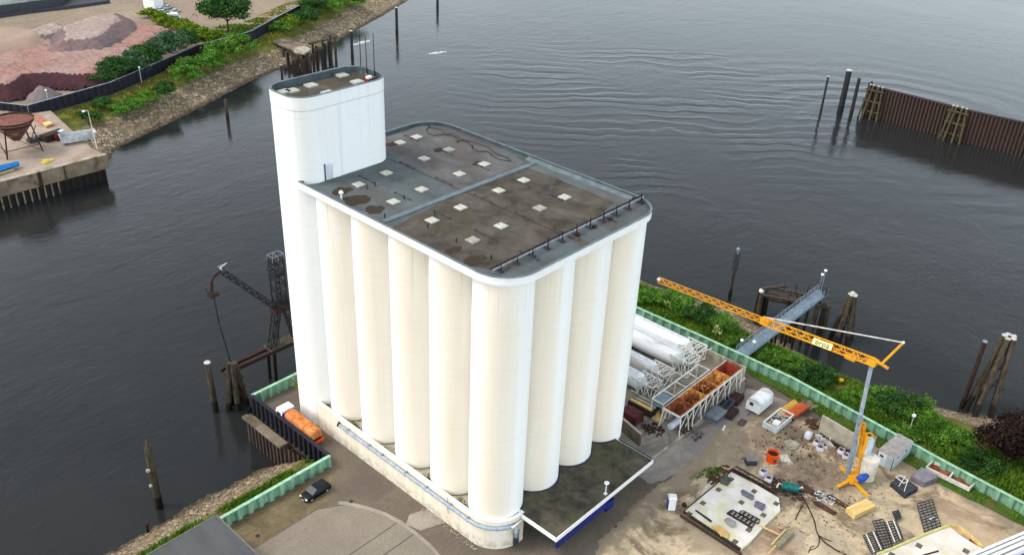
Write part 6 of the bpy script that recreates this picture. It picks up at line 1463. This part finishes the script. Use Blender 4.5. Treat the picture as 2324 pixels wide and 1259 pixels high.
debris('dark clods and mud between slab and crane', tuple([(39.96, -21.23)][0]), 1.6, 2.8, 90, M_DIRTPILE, .28, h=.4)
for q_, lb, m_ in (([(49.78, -15.3), (50.74, -15.64), (51.07, -16.56), (50.84, -17.53), (49.67, -17.78), (48.56, -17.16), (48.7, -16.37)], 'pale grey round concrete patch near the bulk bags', M_CONC), ([(42.73, -16.61), (45.72, -18.94), (47.15, -17.19), (46.06, -16.44), (44.94, -17.55)], 'spilled cream mortar beside the orange bucket', M_SLAB)):
    tag(MB().prism(rough_poly(q_, .06, .6), .0, .16).build('concrete_patch', m_), lb, 'concrete patch', kind='structure')

# ------------------------------------------------------------------ CONTAINER
ct = T('site_container', 'pale grey site container with flat roof beside the crane', 'container', (58.2, -29.3, 0), -.1)
MB().bb(-3.0, 3.0, -1.25, 1.25, .15, 2.6).build('body', M_GREYCON, ct, world=False); MB().bb(-3.06, 3.06, -1.3, 1.3, 2.601, 2.72).build('roof', M_CONROOF, ct, world=False)
MB().bb(-3.05, -3.0, .3, .8, 1.7, 2.05).build('window', M_STEEL, ct, world=False)
for y in (-1.26, 1.26): MB().bb(-3.05, -2.9, y-.05, y+.05, .1, 2.65).build('corner_post', M_DGREY, ct, world=False)
for x in (-1.6, .8): MB().bb(x, x+.4, -1.28, -1.25, 1.8, 2.1).build('air_vent', M_STEEL, ct, world=False)
MB().bb(-3.03, -3.0, -1.1, -.2, .2, 2.3).build('door', mat('door_grey', (168, 180, 184), (150, 160, 166)), ct, world=False)
for x in (-2.6, 2.6): MB().bb(x-.2, x+.2, -1.1, 1.1, 0, .15).build('foot_beam', M_DGREY, ct, world=False)
sl_ = T('yard_lamp', 'small white globe lamp among the bushes behind the container', 'lamp post', (67.6, -28.3, -.7))
MB().cyl((0, 0, 0), (0, 0, 3.2), .05, n=6).build('pole', M_WFRAME, sl_, world=False); MB().ball((0, 0, 3.4), .32, 10).build('globe', M_WHITE, sl_, world=False, smooth=True)

# ------------------------------------------------------------------ CRANE
cr = T('tower_crane', 'yellow self erecting tower crane with long lattice jib', 'crane', (48.4, -26.8, 0))
mb_, mt_ = Vector((47.9, -26.5, 1.0)), Vector((48.7, -25.2, 21.0))
ms = MB().bar(mb_, mb_.lerp(mt_, .55), .5, .5).build('mast', M_GSTEEL, cr)
MB().bar(mb_.lerp(mt_, .55), mt_, .4, .4).build('inner_mast', M_GREYCON if False else M_PIPE, cr)
# undercarriage
hub = Vector((48.2, -27.2, .9))
for (fx, fy) in ((45.4, -26.2), (46.7, -30.4), (50.0, -24.6), (52.2, -28.8)):
    lg_ = MB().bar(hub, (fx, fy, .45), .4, .35).build('outrigger', M_YEL, cr)
    MB().cyl((fx, fy, .05), (fx, fy, .5), .3, n=10).box((fx, fy, .06), (.7, .7, .1)).build('foot_plate', M_CONC, lg_)
MB().cyl(hub-Vector((0, 0, .4)), hub+Vector((0, 0, .5)), .8, n=16).build('slewing_ring', M_YEL, cr, smooth='auto')
MB().bb(47.6, 49.8, -28.4, -26.6, 1.45, 1.7).build('turntable', M_YEL, cr)
bl_ = MB().tube([(47.5, -28.2, 1.75), (48.1, -28.6, 2.15), (48.9, -28.9, 2.3)], [.55, .6, .35], 12).build('blue_cover', M_BLUE, cr, smooth=True)
# ballast stack
for k in range(6): MB().cyl((50.0, -28.4, 1.0+k*.62), (50.0, -28.4, 1.58+k*.62), 1.25, n=24).build('ballast_disc', mat('ballast_white', (214, 208, 194), (190, 184, 170), .8, .85), cr, smooth='auto')
# yellow rear frame
a0 = Vector((48.9, -27.6, 1.6)); a1 = Vector((49.2, -26.2, 10.4))
MB().bar(a0, a1, .28, .28).build('rear_strut', M_YEL, cr); MB().bar(a0+Vector((.5, -.4, 0)), a1+Vector((.2, -.2, 0)), .16).build('rear_strut', M_YEL, cr)
MB().truss((48.6, -26.4, 7.0), (48.75, -26.0, 10.6), .7, .7, 4, .07).build('guide_frame', M_YEL, cr)
MB().tube([(49.2, -26.6, 8.6), (50.4, -27.2, 8.4), (51.3, -27.9, 7.4)], .13, 8).build('curved_arm', M_YEL, cr, smooth=True)
MB().box((50.4, -27.3, 5.9), (1.5, .7, 3.0), -.55).build('winch_cabinet', M_GREYCON, cr); MB().box((49.5, -27.0, 6.4), (.5, .8, 3.8), -.55).build('cabinet_frame', M_YEL, cr)
MB().bar((51.3, -27.9, 7.4), (50.6, -28.4, 4.6), .08).bar((51.0, -28.0, 8.8), (50.4, -28.2, 4.8), .05).build('pull_rod', M_GSTEEL, cr)
# jib
j0 = Vector((48.6, -25.6, 21.1)); j1 = Vector((47.1, -9.4, 21.0)); j2 = Vector((46.4, 9.2, 20.6))
jb = MB().truss(j0, j1, 1.0, 1.0, 18, .1, True).build('inner_jib', M_YEL, cr)
MB().truss(j1, j2, .8, .75, 26, .07, True).build('outer_jib', M_YEL, cr)
MB().box(tuple(j2), (.5, .5, .3)).build('jib_tip', M_WHITE, cr)
MB().box(tuple(j1+Vector((0, 0, -.1))), (1.1, 1.3, .9)).build('hinge_block', M_YEL, cr)
MB().bb(48.0, 49.3, -25.9, -24.6, 20.5, 21.2).build('jib_foot', M_YEL, cr)
ap = Vector((50.4, -28.0, 24.6))
MB().bar((49.0, -26.4, 20.9), ap, .24).build('a_frame', M_YEL, cr); MB().bar((48.6, -25.7, 21.3), (49.1, -27.4, 20.6), .3).build('counter_arm', M_YEL, cr)
MB().bar(ap, j1+Vector((0, 0, .6)), .13).build('pendant_line', M_WFRAME, cr); MB().ball(tuple(ap), .22, 8).build('sheave', M_WFRAME, cr)
tl = j0.lerp(j1, .2); trl = MB().box((tl.x, tl.y, tl.z-.75), (.9, 1.5, .45)).build('trolley', M_YEL, cr)
# sign on the jib
sa, sb_ = j0.lerp(j1, .36), j0.lerp(j1, .535)
sd = (sb_-sa).normalized(); L_ = (sb_-sa).length
sc = (sa+sb_)/2+Vector((-.62, 0, .05)); nrm = Vector((-1, 0, 0))
xax = -sd; zax = Vector((-.80, -.12, .55)).normalized(); zax = (zax-xax*zax.dot(xax)).normalized(); yax = zax.cross(xax)
Rm = Matrix((xax, yax, zax)).transposed()
MB().box(tuple(sc), (L_, .95, .05), M=Rm).build('sign_board', mat('sign_cream', (222, 218, 160), (208, 202, 142)), cr)
cu = bpy.data.curves.new('sign_lettering', 'FONT'); cu.body = 'erpa'; cu.size = 1.1; cu.align_x = 'CENTER'; cu.align_y = 'CENTER'; cu.extrude = .01; cu.space_character = 1.05
cu.materials.append(mat('sign_green', (40, 58, 20), (34, 48, 16)))
to_ = bpy.data.objects.new('sign_text', cu); COL.objects.link(to_); bpy.context.view_layer.update()
me_ = bpy.data.meshes.new_from_object(to_.evaluated_get(bpy.context.evaluated_depsgraph_get())); bpy.data.objects.remove(to_)
so = bpy.data.objects.new('sign_lettering', me_); COL.objects.link(so); so.parent = cr
so.matrix_local = Matrix.Translation(sc+zax*.04-Vector(cr.location)) @ Rm.to_4x4()

# ------------------------------------------------------------------ lower left dark roof building, lower right building
db = T('low_building', 'flat dark asphalt roofed building at the bottom left corner', 'building', (-40, 10, 0))
MB().bb(-75, -23.6, -30, 28.5, 0, 3.9).build('wall', M_CONC, db); MB().bb(-75.2, -23.4, -30.2, 28.7, 3.9, 4.05).build('roof', M_ROOFD, db)
MB().bb(-23.42, -23.2, -30.2, 28.7, 3.8, 4.1).bb(-75.2, -23.42, 28.701, 28.9, 3.8, 4.1).build('roof_edge', mat('roof_edge_grey', (104, 104, 100), (92, 92, 88), 1), db)
rb_ = T('ribbed_building', 'white and blue ribbed facade corner at the bottom right edge', 'building', (48, -55, 0))
d_ = Vector((9.3, -3.7, 0)).normalized(); n2 = Vector((-d_.y, d_.x, 0)); o_ = Vector((36.7, -46.2, 0))
for k, (w_, z_, m_) in enumerate(((.35, 8.2, M_WHITE), (.25, 7.9, M_DGREY), (.35, 8.3, M_WHITE), (.3, 7.8, M_GSTEEL), (.4, 8.4, M_WHITE), (.3, 7.8, M_DGREY), (.35, 8.4, M_WHITE))):
    off = sum((.35, .25, .35, .3, .4, .3, .35)[:k])+w_/2; c_ = o_-n2*off
    a_, b_ = c_-d_*8, c_+d_*30
    MB().bar((a_.x, a_.y, z_/2), (b_.x, b_.y, z_/2), w_, z_).build('facade_rib', m_, rb_)
c_ = o_-n2*7.3; a_, b_ = c_-d_*8, c_+d_*30
MB().bar((a_.x, a_.y, 3.8), (b_.x, b_.y, 3.8), 10, 7.6).build('roof', mat('blue_roof', (64, 66, 130), (50, 52, 110), .6, .5), rb_)
bu = T('yellow_buoy', 'small yellow buoy lying on the bank right of the dark round bush', 'buoy', (72.62, -14.16, -0.8))
MB().ball((0, 0, .5), .5, 12, .8).build('float', M_YEL, bu, world=False, smooth=True); MB().cyl((0, 0, .8), (0, 0, 1.3), .07, n=6).build('ring_bolt', M_STEEL, bu, world=False)
sp_ = T('tree_stump', 'dark splintered stump standing at the water edge of the near bank', 'stump', (-27.12, 43.11, -6.4))
MB().cyl((0, 0, -1), (.1, 0, 1.3), .3, .14, 8).cyl((.1, .1, .5), (.5, .3, 1.2), .12, .05, 6).build('stump', M_WETP, sp_, world=False)
# small bits on the asphalt
dr = T('drain_cover', 'small black drain cover in front of the silo', 'drain cover', (-6.69, 21.93, 0), 0, 'drain covers in the yard')
MB().cyl((0, 0, .0), (0, 0, .03), .3, n=14).build('cover', M_STEEL, dr, world=False)
dup(dr, (-19.6, 25.55, 0), 0, 'small black drain cover near the bottom left roof')
tag(MB().bb(15.6, 22.8, -8.55, -7.55, 0, .018).build('channel_drain', M_DRUST), 'long dark drain grating in front of the canopy', 'drain')
debris('pale crumbs of fallen render along the foot of the silo wall', (-.6, 8), .35, 6, 40, M_CONC, .16, h=.1)
for q_, lb in (((-4.46, 14.76, 0), 'small weedy puddle hollow in the yard'),): pass

# ------------------------------------------------------------------ light, sky, camera
el, az = math.radians(52), Vector((-.72, .69))
w = bpy.data.worlds.new('World'); S.world = w; w.use_nodes = True
nt = w.node_tree; bgn = nt.nodes['Background']
sky = nt.nodes.new('ShaderNodeTexSky'); sky.sky_type = 'NISHITA'; sky.sun_disc = False
sky.sun_elevation = el; sky.sun_rotation = math.atan2(az.x, az.y); sky.air_density = 1.0; sky.dust_density = 5.0; sky.ozone_density = 1.5
hs = nt.nodes.new('ShaderNodeHueSaturation'); hs.inputs['Saturation'].default_value = .46; hs.inputs['Hue'].default_value = .475; hs.inputs['Value'].default_value = 2.1
tc_ = nt.nodes.new('ShaderNodeTexCoord'); sx3 = nt.nodes.new('ShaderNodeSeparateXYZ'); nt.links.new(tc_.outputs['Generated'], sx3.inputs[0])
mr = nt.nodes.new('ShaderNodeMapRange'); mr.interpolation_type = 'SMOOTHSTEP'; mr.inputs['From Min'].default_value = .05; mr.inputs['From Max'].default_value = .62
mr.inputs['To Min'].default_value = 3.6; mr.inputs['To Max'].default_value = 1.0; nt.links.new(sx3.outputs[2], mr.inputs['Value'])
ms_ = nt.nodes.new('ShaderNodeMapRange'); ms_.interpolation_type = 'SMOOTHSTEP'; ms_.inputs['From Min'].default_value = -.9; ms_.inputs['From Max'].default_value = .35
ms_.inputs['To Min'].default_value = 2.5; ms_.inputs['To Max'].default_value = 1.0; nt.links.new(sx3.outputs[1], ms_.inputs['Value'])
ml_ = nt.nodes.new('ShaderNodeMath'); ml_.operation = 'MULTIPLY'; nt.links.new(mr.outputs[0], ml_.inputs[0]); nt.links.new(ms_.outputs[0], ml_.inputs[1]); nt.links.new(ml_.outputs[0], hs.inputs['Value'])
nt.links.new(sky.outputs[0], hs.inputs['Color']); nt.links.new(hs.outputs[0], bgn.inputs['Color']); bgn.inputs['Strength'].default_value = .15
sl = bpy.data.lights.new('sun', 'SUN'); sl.energy = 1.4; sl.angle = math.radians(18); sl.color = (1, .955, .89)
so = bpy.data.objects.new('sun', sl); COL.objects.link(so)
dirv = Vector((az.x*math.cos(el), az.y*math.cos(el), math.sin(el)))
so.rotation_euler = dirv.to_track_quat('Z', 'Y').to_euler()
cam = bpy.data.cameras.new('camera'); co = bpy.data.objects.new('camera', cam); COL.objects.link(co)
cam.sensor_width = 36; cam.lens = 2060.95467/2324*36; cam.clip_start = 1; cam.clip_end = 6000
yw, pt, rl = 0.728732, 0.516545, 0.043492
fw = Vector((math.cos(yw)*math.cos(pt), math.sin(yw)*math.cos(pt), -math.sin(pt)))
rt = Vector((math.sin(yw), -math.cos(yw), 0)); upv = rt.cross(fw)
rt2 = rt*math.cos(rl)+upv*math.sin(rl); up2 = -rt*math.sin(rl)+upv*math.cos(rl)
co.matrix_world = Matrix.Translation((-63.737445, -57.595009, 91.700114)) @ Matrix((rt2, up2, -fw)).transposed().to_4x4()
S.camera = co
S.view_settings.view_transform = 'Standard'; S.view_settings.look = 'None'; S.view_settings.exposure = 0; S.view_settings.gamma = 1
S.cycles.use_denoising = True
S.cycles.max_bounces = 6; S.cycles.diffuse_bounces = 3; S.cycles.glossy_bounces = 3; S.cycles.transparent_max_bounces = 4
